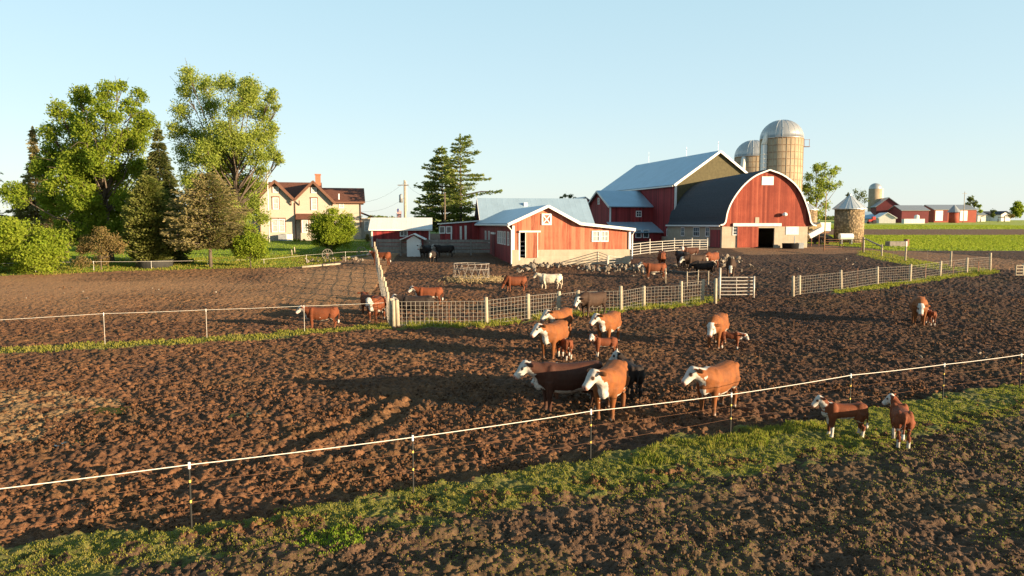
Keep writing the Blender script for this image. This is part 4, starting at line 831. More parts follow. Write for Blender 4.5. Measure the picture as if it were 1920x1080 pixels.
for i, (px, d, cl, mt, lab) in enumerate([
  (1821, 380, [(1821, 374, 8), (1815, 384, 7), (1828, 382, 7), (1821, 392, 8)], 'leaf_far', 'round pale green tree behind the far machine shed'),
  (1836, 385, [(1836, 387, 5), (1836, 396, 6)], 'leaf_maple', 'small dark green tree left of the small white far house'),
  (1862, 395, [(1862, 396, 5), (1862, 404, 5)], 'leaf_far', 'small pale green tree in front of the white bungalow'),
  (1908, 385, [(1908, 384, 9), (1902, 394, 9), (1915, 394, 10), (1908, 402, 9)], 'leaf_maple', 'dark round tree at the far right edge beyond the fields'),
  (1064, 150, [(1060, 368, 6), (1070, 368, 6), (1052, 372, 5), (1078, 372, 4)], 'leaf_far', 'tree top just showing over the pale metal roof'),
  (1896, 380, [(1893, 404, 4), (1899, 405, 4)], 'leaf_brown', 'small reddish shrub between the white garage and the dark far tree')]):
    broadleaf('distant_tree', lab, 'tree', tb(px, 0, d), cl, mt, .0022*d, 5 if d > 200 else 14, .2, 60+i)
# wooded ridge far beyond, left of the house
rng = np.random.default_rng(5); Pts = []
for i in range(420):
    x = rng.uniform(-1100, 900); y = 1500+rng.uniform(-60, 60); hh = 9+6*vn(np.array([x*.01]), np.array([1.]))[0]
    n = 22; Pts.append(np.stack([x+rng.normal(size=n)*7, y+rng.normal(size=n)*5, 7+rng.uniform(0, hh, n)], 1))
V, F_ = leaves(np.concatenate(Pts), 6, rng, .8); tag(npmesh('distant_woods', V, F_, 'leaf_far'), 'thin line of woods on the far horizon', 'woods', kind='stuff')

# ------------------------------------------------------------------ grass
def blades(name, label, pts, hgt, rng, mat, w=.012):
    n = len(pts); z = gz(pts[:, 0], pts[:, 1])-.015; a = rng.uniform(0, 6.28, n); ln = rng.uniform(-.5, .5, (n, 2)); h = hgt*rng.uniform(.5, 1.4, n)
    B = np.stack([pts[:, 0], pts[:, 1], z], 1); sd = np.stack([np.cos(a), np.sin(a), 0*a], 1)*(w*rng.uniform(.7, 1.5, n))[:, None]
    tip = B+np.stack([ln[:, 0]*h, ln[:, 1]*h, h], 1); md = B+(tip-B)*.55+np.stack([0*h, 0*h, h*.12], 1)
    V = np.stack([B-sd, B+sd, md+sd*.7, tip, md-sd*.7], 1).reshape(-1, 3); o = npmesh(name, V, np.arange(5*n).reshape(n, 5), mat); return tag(o, label, 'grass', kind='stuff')
def scatter(poly, n, rng, clump=0., f=1.):
    P = np.array(poly); lo = P.min(0); hi = P.max(0); lo[0] = max(lo[0], -60); hi[0] = min(hi[0], 60); out = []
    while sum(map(len, out)) < n:
        q = rng.uniform(lo, hi, (n*3, 2)); q = q[inpoly(q[:, 0]+(vn(q[:, 0]*2, q[:, 1]*2, 71)-.5)*.8, q[:, 1]+(vn(q[:, 0]*2, q[:, 1]*2, 72)-.5)*.8, poly)]
        if clump: q = q[fbm(q[:, 0]*f, q[:, 1]*f, 73, 3) > clump]
        out.append(q)
    return np.concatenate(out)[:n]
rng = np.random.default_rng(8)
blades('fence_grass', 'low uneven grass strip along the electric fence in the foreground', scatter(Z_STRIP, 120000, rng, .33, 1.3), .036, rng, 'leaf_grass', .008)
low = gp((-300, 1180), (0, 1070), (560, 985), (860, 940), (1250, 890), (1500, 855), (1720, 805), (2000, 740), (2000, 1200))
blades('weed_patches', 'scattered green weed tufts on the trodden foreground earth', scatter(low, 30000, rng, .44, .9), .028, rng, 'leaf_grass', .009)
tall = gp((1180, 862), (1250, 830), (1369, 818), (1500, 790), (1560, 800), (1380, 850), (1260, 880), (1190, 880))
blades('tall_grass', 'taller bright grass tufts under the electric fence', scatter(tall, 4500, rng, .42, 1.2), .085, rng, 'leaf_grass', .009)
tuft = gp((560, 1020), (690, 1000), (700, 1030), (600, 1060), (540, 1050))
blades('bright_grass', 'bright green grass patch on the bare foreground earth', scatter(tuft, 1500, rng, .45, 2), .05, rng, 'leaf_green', .009)
blades('field_edge_grass', 'narrow grass verge along the thin fence in the middle distance', scatter(Z_MIDL, 6000, rng), .09, rng, 'leaf_grass', .02)
blades('mesh_fence_grass', 'grass growing at the foot of the woven wire fence', scatter(Z_MESH, 5000, rng, .45, .7), .16, rng, 'leaf_grass', .02)
blades('pasture_grass', 'grass verge under the woven wire fence on the right', scatter(Z_RWIRE, 5000, rng), .11, rng, 'leaf_grass', .025)
blades('lane_grass', 'grass verge along the farm lane by the barn', scatter(Z_RIN, 5000, rng), .09, rng, 'leaf_grass', .035)
lw_ = [p for p in Z_LAWN if p[1] < 70]; lawn_edge = gp((0, 520), (250, 508), (560, 501), (690, 482), (690, 470), (500, 480), (0, 495))
blades('lawn_grass', 'unmown lawn edge beyond the ploughed strip on the left', scatter(lawn_edge, 12000, rng, .3, .4), .12, rng, 'leaf_grass', .03)
lq = rng.uniform((-75, 56), (-16, 99), (90000, 2)); lq = lq[inpoly(lq[:, 0], lq[:, 1], Z_LAWN)]
blades('lawn_turf', 'mown bright green lawn round the farmhouse and trees', lq, .07, rng, 'leaf_green', .035)
cq = np.concatenate([rng.uniform((44, Y471), (110, Y441), (60000, 2)), rng.uniform((44, Y430), (170, Y430+75), (40000, 2))])
blades('young_crop', 'young green crop in the fields on the right', cq, .14, rng, 'leaf_crop', .07)

# ------------------------------------------------------------------ fences
def gq(px, py): p = G(px, py); p.z = float(gz(p.x, p.y)[0]); return p
def lz(a): return Vector(a)
def fence_root(name, label, p, group=None): return thing(name, label, 'fence', p, 0, group)
def rope(mb, a, b, r, sag, n=8, w=5):
    a = Vector(a); b = Vector(b); mb.tube([a.lerp(b, i/n)-Vector((0, 0, sag*4*(i/n)*(1-i/n))) for i in range(n+1)], r, w, cap=False)
def electric(label, posts, r_post, h_f, wires, rope_r, mats, ext=None, ins=True, name='electric_fence'):
    P = [gq(px, py) for px, py, _ in posts]; Hs = [at(px, pt, p.y).z-p.z for (px, _, pt), p in zip(posts, P)]
    root = fence_root(name, label, P[0]); O = P[0]
    for p, h in zip(P, Hs):
        q = p-O; m = MB().tube([q-Vector((0, 0, .3)), q+Vector((0, 0, h*.96))], r_post, 6); po = m.build('post', mats[0], root)
        if ins:
            k2 = MB().tube([q+Vector((0, 0, h*.92)), q+Vector((0, 0, h+.02))], r_post*1.25, 7); k2.build('insulator', 'white', po)
            for f in wires: MB().tube([q+Vector((0, 0, h*f-.02)), q+Vector((0, 0, h*f+.02))], r_post*1.15, 6).build('insulator', 'yellow', po)
    Q = [p-O for p in P]
    if ext: Q = [Q[0]+(Q[0]-Q[1])*ext[0]]+Q+[Q[-1]+(Q[-1]-Q[-2])*ext[1]]; Hs = [Hs[0]]+Hs+[Hs[-1]]
    for f, r in [(1, rope_r)]+[(f, rope_r*.26) for f in wires]:
        m = MB()
        for a, b, ha, hb in zip(Q[:-1], Q[1:], Hs[:-1], Hs[1:]): rope(m, a+Vector((0, -r_post, ha*f*.985)), b+Vector((0, -r_post, hb*f*.985)), r, .012 if f == 1 else .02)
        m.build('rope' if f == 1 else 'wire', mats[1] if f == 1 else 'rust', root)
    return root
electric('foreground electric fence with black posts, yellow insulators and a thick white rope', [(360, 1004, 869), (775, 929, 818), (1107, 868, 769), (1369, 825, 738), (1592, 785, 702), (1767, 757, 682), (1911, 733, 664)], .016, 1, (.73, .42), .0075, ('post_black', 'rope'), (1.2, 1.2))
electric('thin electric fence across the left paddock with three slim posts and a white rope', [(197, 645, 587), (388, 632, 580), (571, 621, 573)], .012, 1, (), .006, ('pipe', 'rope'), (1.6, .9), True)
electric('low white rope fence along the lawn in front of the trees', [(67, 511, 492), (176, 508, 490), (284, 504, 490), (390, 498, 488), (495, 495, 486), (575, 492, 478), (648, 490, 472)], .015, 1, (), .0075, ('white_dirty', 'rope'), (2.5, .6), True)
def woodpost(p, h, r, rng): 
    m = MB(); t1 = Vector((rng.normal()*.03, rng.normal()*.03, 0)); m.tube([p-Vector((0, 0, .3)), p+t1*.5+Vector((0, 0, h*.5)), p+t1+Vector((0, 0, h-.03)), p+t1+Vector((0, 0, h))], [r*1.05, r, r*.95, r*.8], 9); return m
def meshfence(label, posts, r=.085, wire_r=.006, hw=6, vs=.21, tposts=(), name='wire_fence'):
    rng = np.random.default_rng(len(posts)); P = [gq(px, py) for px, py, _ in posts]; Hs = [at(px, pt, p.y).z-p.z for (px, _, pt), p in zip(posts, P)]; O = P[0]; root = fence_root(name, label, O)
    for p, h, q in zip(P, Hs, posts): woodpost(p-O, h, r, rng).build('post', 'post_wood', root, True)
    m = MB()
    for a, b, ha, hb in zip(P[:-1], P[1:], Hs[:-1], Hs[1:]):
        a = a-O; b = b-O; hh = min(ha, hb)*.92; L = (b-a).length
        for i in range(hw+1):
            z = .06+hh*i/hw*.96; m.tube([a+Vector((0, -r*.9, z)), b+Vector((0, -r*.9, z))], wire_r*(1.4 if i in (0, hw) else 1), 4, cap=False)
        n = int(L/vs)
        for i in range(1, n):
            c = a.lerp(b, i/n)+Vector((0, -r*.9, 0)); m.tube([c+Vector((0, 0, .06)), c+Vector((0, 0, .06+hh*.96))], wire_r, 4, cap=False)
    m.build('wire_mesh', 'wire', root)
    for px, py, pt in tposts:
        p = gq(px, py); h = at(px, pt, p.y).z-p.z; MB().beam(p-O-Vector((0, 0, .2)), p-O+Vector((0, 0, h)), .04, .05).build('metal_post', 'rust', root)
    return root
meshfence('woven wire fence with round wooden posts crossing the middle of the yard', [(746, 612, 562), (912, 607, 557), (990, 599, 551), (1047, 589, 546), (1083, 584, 544), (1164, 582, 536), (1207, 574, 536), (1277, 570, 527), (1317, 565, 524), (1341, 567, 522)], .105, .0062, tposts=[(842, 609, 567)])
p_ = gq(738, 613); o = thing('fence_post', 'single wooden corner post left of the woven wire fence', 'post', p_); woodpost(Vector((0, 0, 0)), at(738, 563, p_.y).z-p_.z, .09, RNG).build('shaft', 'post_wood', o, True)
meshfence('woven wire fence running to the right edge with grass along its foot', [(1487, 553, 517), (1499, 549, 516), (1577, 543, 506), (1645, 532, 500), (1706, 527, 495), (1762, 518, 489), (1812, 512, 483), (1856, 508, 474)], .095, .0058, tposts=[(1607, 538, 503), (1735, 522, 495), (1787, 515, 489), (1834, 511, 490)])
meshfence('plain fence beside the farm lane with tall pale posts and a diagonal brace', [(1619, 474, 445), (1653, 481, 458), (1697, 489, 463), (1782, 500, 471), (1856, 507, 474)], .085, .006, 4, 2.5, name='lane_fence')
a = gq(1622, 474); b = gq(1653, 481); o = thing('fence_brace', 'dark diagonal wooden brace at the start of the lane fence', 'brace', a); MB().beam((0, -.1, 1.5), b-a+Vector((0, -.1, 1.0)), .12, .12).build('beam', 'board_grey', o)
# fence seen end on, from the wire fence corner up to the planks
rng = np.random.default_rng(4); a = G(733, 612); b = G(703, 487); root = fence_root('board_fence', 'weathered fence of close wooden posts running away towards the garage', a); m = MB()
for i in range(15):
    f = i/14; p = a.lerp(b, f); p.z = float(gz(p.x, p.y)[0]); woodpost(p-a, 1.42+rng.normal()*.07+(.35 if i == 14 else 0), .085, rng).build('post', 'post_wood', root, True)
for zz in (.25, .5, .75, 1.0, 1.2):
    pts = []
    for i in range(15): p = a.lerp(b, i/14); p.z = float(gz(p.x, p.y)[0]); pts.append(p-a+Vector((-.1, 0, zz)))
    m.tube(pts, .011, 4)
for i in range(120): p = a.lerp(b, i/120); z0 = float(gz(p.x, p.y)[0])-a.z; m.tube([(p.x-a.x-.1, p.y-a.y, z0+.1), (p.x-a.x-.1, p.y-a.y, z0+1.2)], .008, 4)
m.build('wire_mesh', 'wire', root)
def boards(label, px0, px1, pyb, pyt, y, n=4):
    a = ground(at(px0, 0, y).x, y); b = ground(at(px1, 0, y).x, y); a.z = b.z = at(px0, pyb, y).z; h = at(px0, pyt, y).z-a.z; root = fence_root('plank_fence', label, a); L = (b-a).x
    for i in range(n):
        z = h*(i+.5)/n; MB().box((L/2, RNG.normal()*.01, z), (L, .05, h/n*.86), rz=0, ry=RNG.normal()*.004).build('plank', 'board_grey', root)
    for i in range(int(L/2.4)+1): MB().box((min(L, i*2.4+.1), -.08, h*.5-.15), (.16, .11, h+.35)).build('post', 'board_grey', root)
boards('grey plank fence in shade left of the white hut', 698, 762, 475, 448, 73.8); boards('grey plank fence in shade right of the white hut', 789, 918, 474, 449, 74.5)
def gate(label, pts, rails, r=.028, name='pipe_gate', mat='pipe', posts=(), upr=3):
    """pts: ((px,bottom,top) left, same right)"""
    P = [G(px, pb) for px, pb, _ in pts]; Hh = [at(px, pt, p.y).z-p.z for (px, _, pt), p in zip(pts, P)]; O = P[0]; root = thing(name, label, 'gate', O)
    Q = [p-O for p in P]; V3 = lambda z: Vector((0, 0, z))
    for i in range(rails):
        f = .12+.88*i/(rails-1); m = MB()
        for (a, b, ha, hb) in zip(Q[:-1], Q[1:], Hh[:-1], Hh[1:]): m.tube([a+V3(ha*f), b+V3(hb*f)], r, 6)
        m.build('rail', mat, root)
    for (a, b, ha, hb) in zip(Q[:-1], Q[1:], Hh[:-1], Hh[1:]):
        for j in range(upr):
            f = j/(upr-1); c = a.lerp(b, f); h = ha+(hb-ha)*f; MB().tube([c+V3(h*.1), c+V3(h*1.0)], r*.95, 6).build('upright', mat, root)
    for px, pb, pt in posts: p = G(px, pb); MB().tube([p-O-V3(.3), p-O+V3(at(px, pt, p.y).z-p.z)], r*2, 8).build('post', mat, root, True)
    return root
gate('open grey tube gate at the end of the woven wire fence', [(1347, 557, 520), (1380, 557, 520), (1412, 556, 520)], 6, .03, posts=[(1349, 560, 502), (1413, 557, 518)], upr=2)
gate('tube rail panels in front of the barn lean-to', [(1182, 481, 458), (1218, 476, 454), (1264, 472, 451), (1297, 470, 450), (1326, 469, 450)], 5, .035, 'pipe_fence', upr=3, posts=[(1218, 476, 448), (1264, 471, 446), (1297, 469, 446), (1326, 469, 446)])
gate('left leaf of the sloping tube gates against the concrete base of the shed', [(1054, 493, 484), (1100, 490, 467)], 5, .03, upr=3, posts=[(1101, 491, 466)])
gate('right leaf of the sloping tube gates against the concrete base of the shed', [(1104, 491, 466), (1139, 500, 479)], 5, .03, upr=3, posts=[(1139, 503, 479)])
gate('low tube panel between the rubble and the shed corner', [(1141, 500, 479), (1168, 494, 484)], 4, .028, upr=2)
gate('rusty tube gate beside the arched barn', [(1545, 469, 449), (1580, 469, 449), (1615, 470, 449)], 5, .03, posts=[(1545, 470, 440), (1617, 471, 444)], mat='rust', upr=2)
gate('pale wooden ladder like gate at the right edge of the yard', [(1904, 518, 498), (1917, 518, 498)], 4, .05, mat='post_wood', upr=2, posts=[(1918, 516, 494)])
meshfence('thin inner fence of slim posts beside the rubble bank', [(1248, 531, 503), (1288, 537, 509), (1308, 533, 506), (1328, 534, 508), (1350, 548, 503)], .045, .006, 3, 3, name='inner_fence')
# ------------------------------------------------------------------ cattle
def sphere(mb, c, r, n=12, mt=None):
    vs = []; fs = []; mt = mt or Matrix.Identity(4); r = r if isinstance(r, (tuple, list)) else (r, r, r)
    for i in range(n//2+1):
        th = math.pi*i/(n//2)
        for j in range(n):
            ph = 2*math.pi*j/n; vs.append(mt@Vector((c[0]+r[0]*math.sin(th)*math.cos(ph), c[1]+r[1]*math.sin(th)*math.sin(ph), c[2]+r[2]*math.cos(th))))
    for i in range(n//2):
        for j in range(n): fs.append((i*n+j, i*n+(j+1) % n, (i+1)*n+(j+1) % n, (i+1)*n+j))
    mb.add(vs, fs)
def loft(mb, st, n=18, mt=None):      # stations (x, y, z, ry, rz_up, rz_down)
    vs = []; fs = []; mt = mt or Matrix.Identity(4)
    for x, y, z, ry, ru, rd in st:
        for j in range(n):
            a = 2*math.pi*j/n; c, s = math.cos(a), math.sin(a)
            vs.append(mt@Vector((x, y+ry*math.copysign(abs(c)**.8, c), z+(ru if s > 0 else rd)*math.copysign(abs(s)**.9, s))))
    for i in range(len(st)-1):
        for j in range(n): fs.append((i*n+j, i*n+(j+1) % n, (i+1)*n+(j+1) % n, (i+1)*n+j))
    fs += [tuple(range(n))[::-1], tuple(range((len(st)-1)*n, len(st)*n))]; mb.add(vs, fs)
RED = (.19, .060, .015); SHADED_RED = (.055, .018, .010); RUST = (.14, .036, .012); WHITE = (.50, .46, .41); BLACKC = (.016, .013, .012); DBROWN = (.040, .022, .014); CREAMC = (.62, .52, .39); PINK = (.42, .22, .17)  # the dark red coat has the shadow on the cow worked into it
def cow_raw(calf=0., yaw=0., low=0., step=0., lift=.0):
    """pre-remesh body facing +X; returns builder and the head's frame"""
    m = MB(); b = 1-.26*calf                      # calves: leggy, shallow trunk
    def zt(z): return .98+(z-.98)*b               # squeeze the trunk about the back line
    ls = .94-.18*calf
    st = [(-1.06, 0, 1.06, .13, .20, .20), (-.99, 0, 1.04, .24, .27, .30), (-.82, 0, 1.01, .30, .33, .38), (-.6, 0, .98, .325, .34, .40), (-.3, 0, .94, .37, .36, .42), (0, 0, .92, .385, .37, .44), (.28, 0, .93, .355, .38, .43), (.5, 0, .97, .31, .38, .42), (.68, 0, 1.0, .26, .36, .38), (.84, 0, 1.03, .19, .29, .30), (.93, 0, 1.05, .12, .2, .2)]
    loft(m, [(x*ls, y, zt(z), ry*(1-.22*calf), ru*(1-.25*calf), rd*(1-.38*calf)) for x, y, z, ry, ru, rd in st])
    for s in (-1, 1):
        sphere(m, (-.86*ls, .20*s*(1-.2*calf), zt(1.2)), (.13, .10, .11)); sphere(m, (.52*ls, .2*s*(1-.2*calf), .98), (.17, .14, .33)); sphere(m, (-.72*ls, .2*s*(1-.2*calf), .92), (.25, .15, .36))
    sphere(m, (.80*ls, 0, .80+.12*calf), (.17, .13, .20))             # brisket
    if calf < .5: sphere(m, (-.5, 0, .55), (.17, .14, .11))         # udder
    # legs
    lk = 1
    for s, sg in ((-1, 1), (1, -1)):
        y = .19*s*(1-.25*calf); dx = step*sg*.16
        m.tube([(.55*ls, y, .86), (.56*ls+dx*.3, y, .66), (.56*ls+dx*.7, y*.95, .42), (.555*ls+dx*.9, y*.95, .36), (.55*ls+dx, y*.95, .14), (.575*ls+dx, y*.95, .06), (.59*ls+dx, y*.95, 0)], [.16, .115, .073, .07, .055, .068, .075], 10)
        y = .2*s*(1-.25*calf); dx = -step*sg*.16
        m.tube([(-.72*ls, y, .92), (-.64*ls+dx*.3, y, .70), (-.80*ls+dx*.6, y*.97, .52), (-.90*ls+dx*.8, y*.97, .43), (-.85*ls+dx, y*.97, .15), (-.82*ls+dx, y*.97, .06), (-.80*ls+dx, y*.97, 0)], [.21, .17, .092, .077, .058, .068, .075], 10)
    # tail
    m.tube([(-1.02*ls, 0, zt(1.26)), (-1.11*ls, 0, 1.12), (-1.13*ls, .02, .85), (-1.11*ls, .04, .58), (-1.09*ls, .05, .4), (-1.09*ls, .05, .33)], [.06, .042, .034, .036, .065, .03], 8)
    # neck and head
    base = Vector((.72*ls, 0, 1.08)); L = .50*(1-.12*calf); pit = R(24+22*calf)-low*R(80)
    d = Vector((math.cos(pit)*math.cos(yaw*.55), math.cos(pit)*math.sin(yaw*.55), math.sin(pit))); poll = base+d*L
    m.tube([base-d*.28, base, base+d*L*.45, poll-d*.04], [.27*(1-.25*calf), .255*(1-.25*calf), .20*(1-.2*calf), .155], 12)
    m.tube([base+Vector((.02, 0, -.22)), base+d*L*.5+Vector((0, 0, -.12)), poll+Vector((0, 0, -.12))], [.14*(1-.3*calf), .10, .07], 8)
    hp = R(-44)-low*R(22)
    Mh = Matrix.Translation(poll)@Matrix.Rotation(yaw, 4, 'Z')@Matrix.Rotation(-hp, 4, 'Y')
    hs = 1.04 if calf < .5 else .92
    Mh = Mh@Matrix.Scale(hs, 4)
    loft(m, [(-.12, 0, .0, .09, .09, .10), (-.06, 0, .02, .135, .12, .15), (.06, 0, .02, .135, .11, .17), (.16, 0, .01, .115, .095, .15), (.25, 0, -.01, .095, .085, .13), (.33, 0, -.02, .095, .085, .105), (.39, 0, -.025, .10, .08, .085), (.43, 0, -.03, .065, .05, .055)], 16, Mh)
    for s in (-1, 1):
        e = Mh@Matrix.Translation((-.06, .15*s, .02))@Matrix.Rotation(R(14)*s, 4, 'Z')@Matrix.Rotation(R(-16)*s, 4, 'X'); sphere(m, (0, .105*s, 0), (.075, .145, .042), 12, e)
    return m, Mh
def cow_paint(V, N, Mh, kind, calf, seed):
    n = len(V); Hl = (np.array(Mh.inverted()) @ np.concatenate([V, np.ones((n, 1))], 1).T).T[:, :3]
    ls = .94-.18*calf; x, y, z = V.T; w = (fbm(x*4+seed, z*4+y*3, seed, 3)-.5)
    main = {'red': RED, 'shaded_red': SHADED_RED, 'rust': RUST, 'solid': RUST, 'black': BLACKC, 'blackbald': BLACKC, 'brown': DBROWN, 'cream': CREAMC}[kind]
    C = np.tile(np.array(main), (n, 1)); C *= (1+w*.5)[:, None]; C *= np.clip(.78+.3*z, .78, 1.1)[:, None] if kind in ('red', 'rust', 'shaded_red') else 1
    wc = np.array(WHITE)*(1+.25*w)[:, None]; hx, hy, hz = Hl.T
    head = (hx > -.02+w*.12) & (hx < .7) & (np.abs(hy) < .19) & (np.abs(hz) < .32) & (x > .55*ls)
    poll_ = (hx > -.17) & (hx < .0) & (np.abs(hy) < .11) & (hz > -.02) & (hz < .25)
    white = np.zeros(n, bool)
    if kind in ('red', 'shaded_red', 'rust', 'blackbald', 'brown'): white |= head | poll_
    if kind in ('red', 'shaded_red', 'rust'):
        white |= (x > .62*ls) & (N[:, 2] < .15+w*.9) & (np.abs(y) < .12+w*.12) & (z < 1.10+w*.3) & (z > .45) & (N[:, 0] > -.3+w)     # throat and brisket
        white |= (np.abs(x+.1) < .62) & (N[:, 2] < -.62+w*.8) & (z < .72+.15*calf+w*.2)                                                        # belly
        white |= (z < (.30 if calf > .5 else .02)+w*.5); white |= (x < -1.0*ls) & (z < .55)
        if seed % 3 == 0: white |= (x > .5*ls) & (x < 1.0) & (N[:, 2] > .75) & (np.abs(y) < .07+w*.08)
    if kind in ('blackbald', 'brown'): white |= (np.abs(x+.15) < .4) & (N[:, 2] < -.8+w) & (z < .66)
    C[white] = wc[white]
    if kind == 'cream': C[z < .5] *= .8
    nose = (hx > .375) & (hx < .6) & (np.abs(hy) < .12) & (np.abs(hz) < .2); C[nose] = np.array(PINK if kind not in ('black',) else (.03, .02, .02))
    for s in (-1, 1):
        d = np.sqrt((hx-.13)**2+(hy-.118*s)**2+(hz-.045)**2); C[d < .042] = (.012, .01, .01)
        if seed % 2: C[(d >= .042) & (d < .054)] = np.array(main)*.9
        d = np.sqrt((hx-.415)**2+(hy-.045*s)**2+(hz-.0)**2); C[d < .022] = (.03, .015, .012)
    C[z < .055] = (.05, .035, .025)
    mudl = np.clip((.42-z)/.42, 0, 1)*np.clip(w*3+.3, 0, .75); C = C*(1-mudl)[:, None]+np.array((.12, .075, .045))*mudl[:, None]
    return np.clip(C, .004, 1)
POSES = {'stand': dict(), 'look': dict(yaw=R(38)), 'lookr': dict(yaw=R(-38)), 'back': dict(yaw=R(70)), 'walk': dict(step=1.), 'walkr': dict(step=-1., yaw=R(-20)), 'graze': dict(low=.95, step=.5), 'half': dict(low=.45),
         'calf': dict(calf=1.), 'calflook': dict(calf=1., yaw=R(50)), 'calfr': dict(calf=1., yaw=R(-40), step=.6), 'calfback': dict(calf=1., yaw=R(78)), 'calflow': dict(calf=1., low=.6)}
_raw = {}
def cow_body(pose):
    if pose in _raw: return _raw[pose]
    mb, Mh = cow_raw(**POSES[pose]); o = mb.build('raw_body', 'coat'); md = o.modifiers.new('r', 'REMESH'); md.mode = 'VOXEL'; md.voxel_size = .024; sm = o.modifiers.new('s', 'SMOOTH'); sm.iterations = 5; sm.factor = .5
    dg = bpy.context.evaluated_depsgraph_get(); me = bpy.data.meshes.new_from_object(o.evaluated_get(dg)); od = o.data; bpy.data.objects.remove(o); bpy.data.meshes.remove(od)
    n = len(me.vertices); V = np.empty(n*3, np.float32); me.vertices.foreach_get('co', V); N = np.empty(n*3, np.float32); me.vertices.foreach_get('normal', N)
    _raw[pose] = (me, V.reshape(-1, 3), N.reshape(-1, 3), Mh); return _raw[pose]
def cow(px, py, ang, pose, kind, sc, label, seed, group='cattle in the yard', dz=0.):
    me0, V, N, Mh = cow_body(pose); me = me0.copy(); calf = POSES[pose].get('calf', 0.)
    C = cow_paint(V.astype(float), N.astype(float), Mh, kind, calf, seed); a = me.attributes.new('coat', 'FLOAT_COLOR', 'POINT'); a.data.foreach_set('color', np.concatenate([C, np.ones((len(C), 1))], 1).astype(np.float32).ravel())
    me.polygons.foreach_set('use_smooth', np.ones(len(me.polygons), bool)); nm = 'calf' if calf > .5 else 'cow'; me.name = nm
    p = G(px, py); o = bpy.data.objects.new(nm, me); COL.objects.link(o); o.rotation_euler = (0, 0, R(ang)); o.scale = (sc,)*3
    ca, sa = math.cos(R(ang)), math.sin(R(ang)); fx = np.array([.57, .57, -.83, -.83])*sc; fy = np.array([.19, -.19, .19, -.19])*sc
    o.location = (p.x, p.y, float(np.median(gz(p.x+fx*ca-fy*sa, p.y+fx*sa+fy*ca)))-.03+dz); return tag(o, label, 'calf' if nm == 'calf' else 'cow', group)
A1 = 1.02
cow(1342, 768, 230, 'lookr', 'red', .96, 'orange brown cow with white face standing alone behind the foreground rope', 3)
cow(1062, 764, 194, 'stand', 'shaded_red', 1.0, 'large red cow, coat darkened for the shadow on it, side on, at the front of the middle group', 4)
cow(1143, 776, 250, 'lookr', 'red', 1.0, 'sunlit red cow facing the camera against the rump of the large dark cow', 5)
cow(1068, 742, 190, 'half', 'rust', .78, 'red cow mostly hidden behind the large dark cow, only its back showing', 6)
cow(1180, 741, 100, 'calfback', 'blackbald', .84, 'black calf with white face behind the sunlit red cow', 7)
cow(1037, 669, 247, 'lookr', 'red', 1.0, 'sunlit red cow with white chest, a dark calf at its flank', 8)
cow(1057, 670, 112, 'calf', 'rust', .62, 'dark calf tucked against the flank of the white chested cow', 9)
cow(1049, 634, 246, 'lookr', 'red', .98, 'red cow behind the white chested cow, near the woven wire fence', 10)
cow(1140, 644, 245, 'lookr', 'red', .98, 'red cow with white face standing just behind the reddish calf', 11)
cow(1132, 667, 188, 'calflook', 'rust', .60, 'reddish calf with white face standing side on in front of a cow', 13)
cow(1343, 645, 243, 'half', 'red', 1.0, 'red cow with lowered white face standing over a dark calf', 14)
cow(1371, 649, -22, 'calflow', 'rust', .56, 'dark calf facing right under the cow with lowered face', 15)
cow(1110, 590, 222, 'half', 'brown', .98, 'dark brown cow with white face in front of the woven wire fence', 16)
cow(1722, 606, 244, 'half', 'red', 1.02, 'red cow facing the camera alone on the right of the paddock', 17)
cow(1743, 606, 80, 'calf', 'rust', .58, 'small calf behind the lone cow on the right', 18)
cow(1579, 822, 178, 'calf', 'rust', .64, 'red calf with white face and socks standing on the foreground grass strip', 21)
cow(1687, 836, 70, 'calfback', 'rust', .66, 'dark red calf seen from behind with its white face turned to the left', 20)
cow(602, 613, 188, 'stand', 'rust', .80, 'red cow with white face at the thin fence of the left paddock', 19)
cow(693, 588, 130, 'lookr', 'solid', .86, 'rust red cow standing behind a white faced cow near the corner post', 23)
cow(705, 601, 262, 'stand', 'rust', .92, 'white faced cow facing the camera beside the corner post', 22)
cow(803, 570, 188, 'stand', 'rust', .82, 'red cow with white face just behind the woven wire fence', 25)
cow(778, 594, 186, 'stand', 'blackbald', .92, 'black cow with white face behind the left end of the woven wire fence', 26)
cow(965, 546, 192, 'graze', 'solid', .78, 'rust red cow with its head down left of the cream coloured one', 27)
cow(1031, 540, 176, 'walk', 'cream', .80, 'cream white young cow walking in the middle of the yard', 28)
cow(714, 497, 165, 'stand', 'rust', .9, 'red cow with white face looking over the post fence near the hut', 29)
cow(797, 484, 250, 'stand', 'blackbald', .98, 'black cow with white face close to the right side of the white hut', 30)
cow(812, 491, 262, 'half', 'blackbald', .80, 'black cow with lowered blazed face in front of two other black cows', 31)
cow(833, 482, 190, 'stand', 'blackbald', .95, 'black cow with white face in the shade of the plank fence', 32)
cow(1241, 499, 75, 'stand', 'solid', .95, 'red cow seen from behind on the rubble bank', 33)
cow(1226, 522, 184, 'stand', 'rust', .88, 'red cow with white face side on below the rubble bank', 34)
cow(1279, 500, 100, 'stand', 'black', .98, 'black cow behind the brown one among the rubble', 35)
cow(1302, 505, 195, 'half', 'brown', .98, 'dark brown white faced cow in the middle of the rubble group', 36)
cow(1293, 486, 195, 'back', 'shaded_red', .9, 'dark red cow with white face nearest the tube rails', 37)
cow(1333, 501, 228, 'half', 'rust', 1.0, 'rust red cow with a white face at the right of the rubble group', 38)
cow(1318, 514, 185, 'half', 'black', .85, 'black cow low in front of the rubble group', 40)
cow(1370, 517, 252, 'graze', 'brown', 1.0, 'dark brown cow grazing alone right of the rubble group', 41)
for me0, *_ in _raw.values(): bpy.data.meshes.remove(me0)

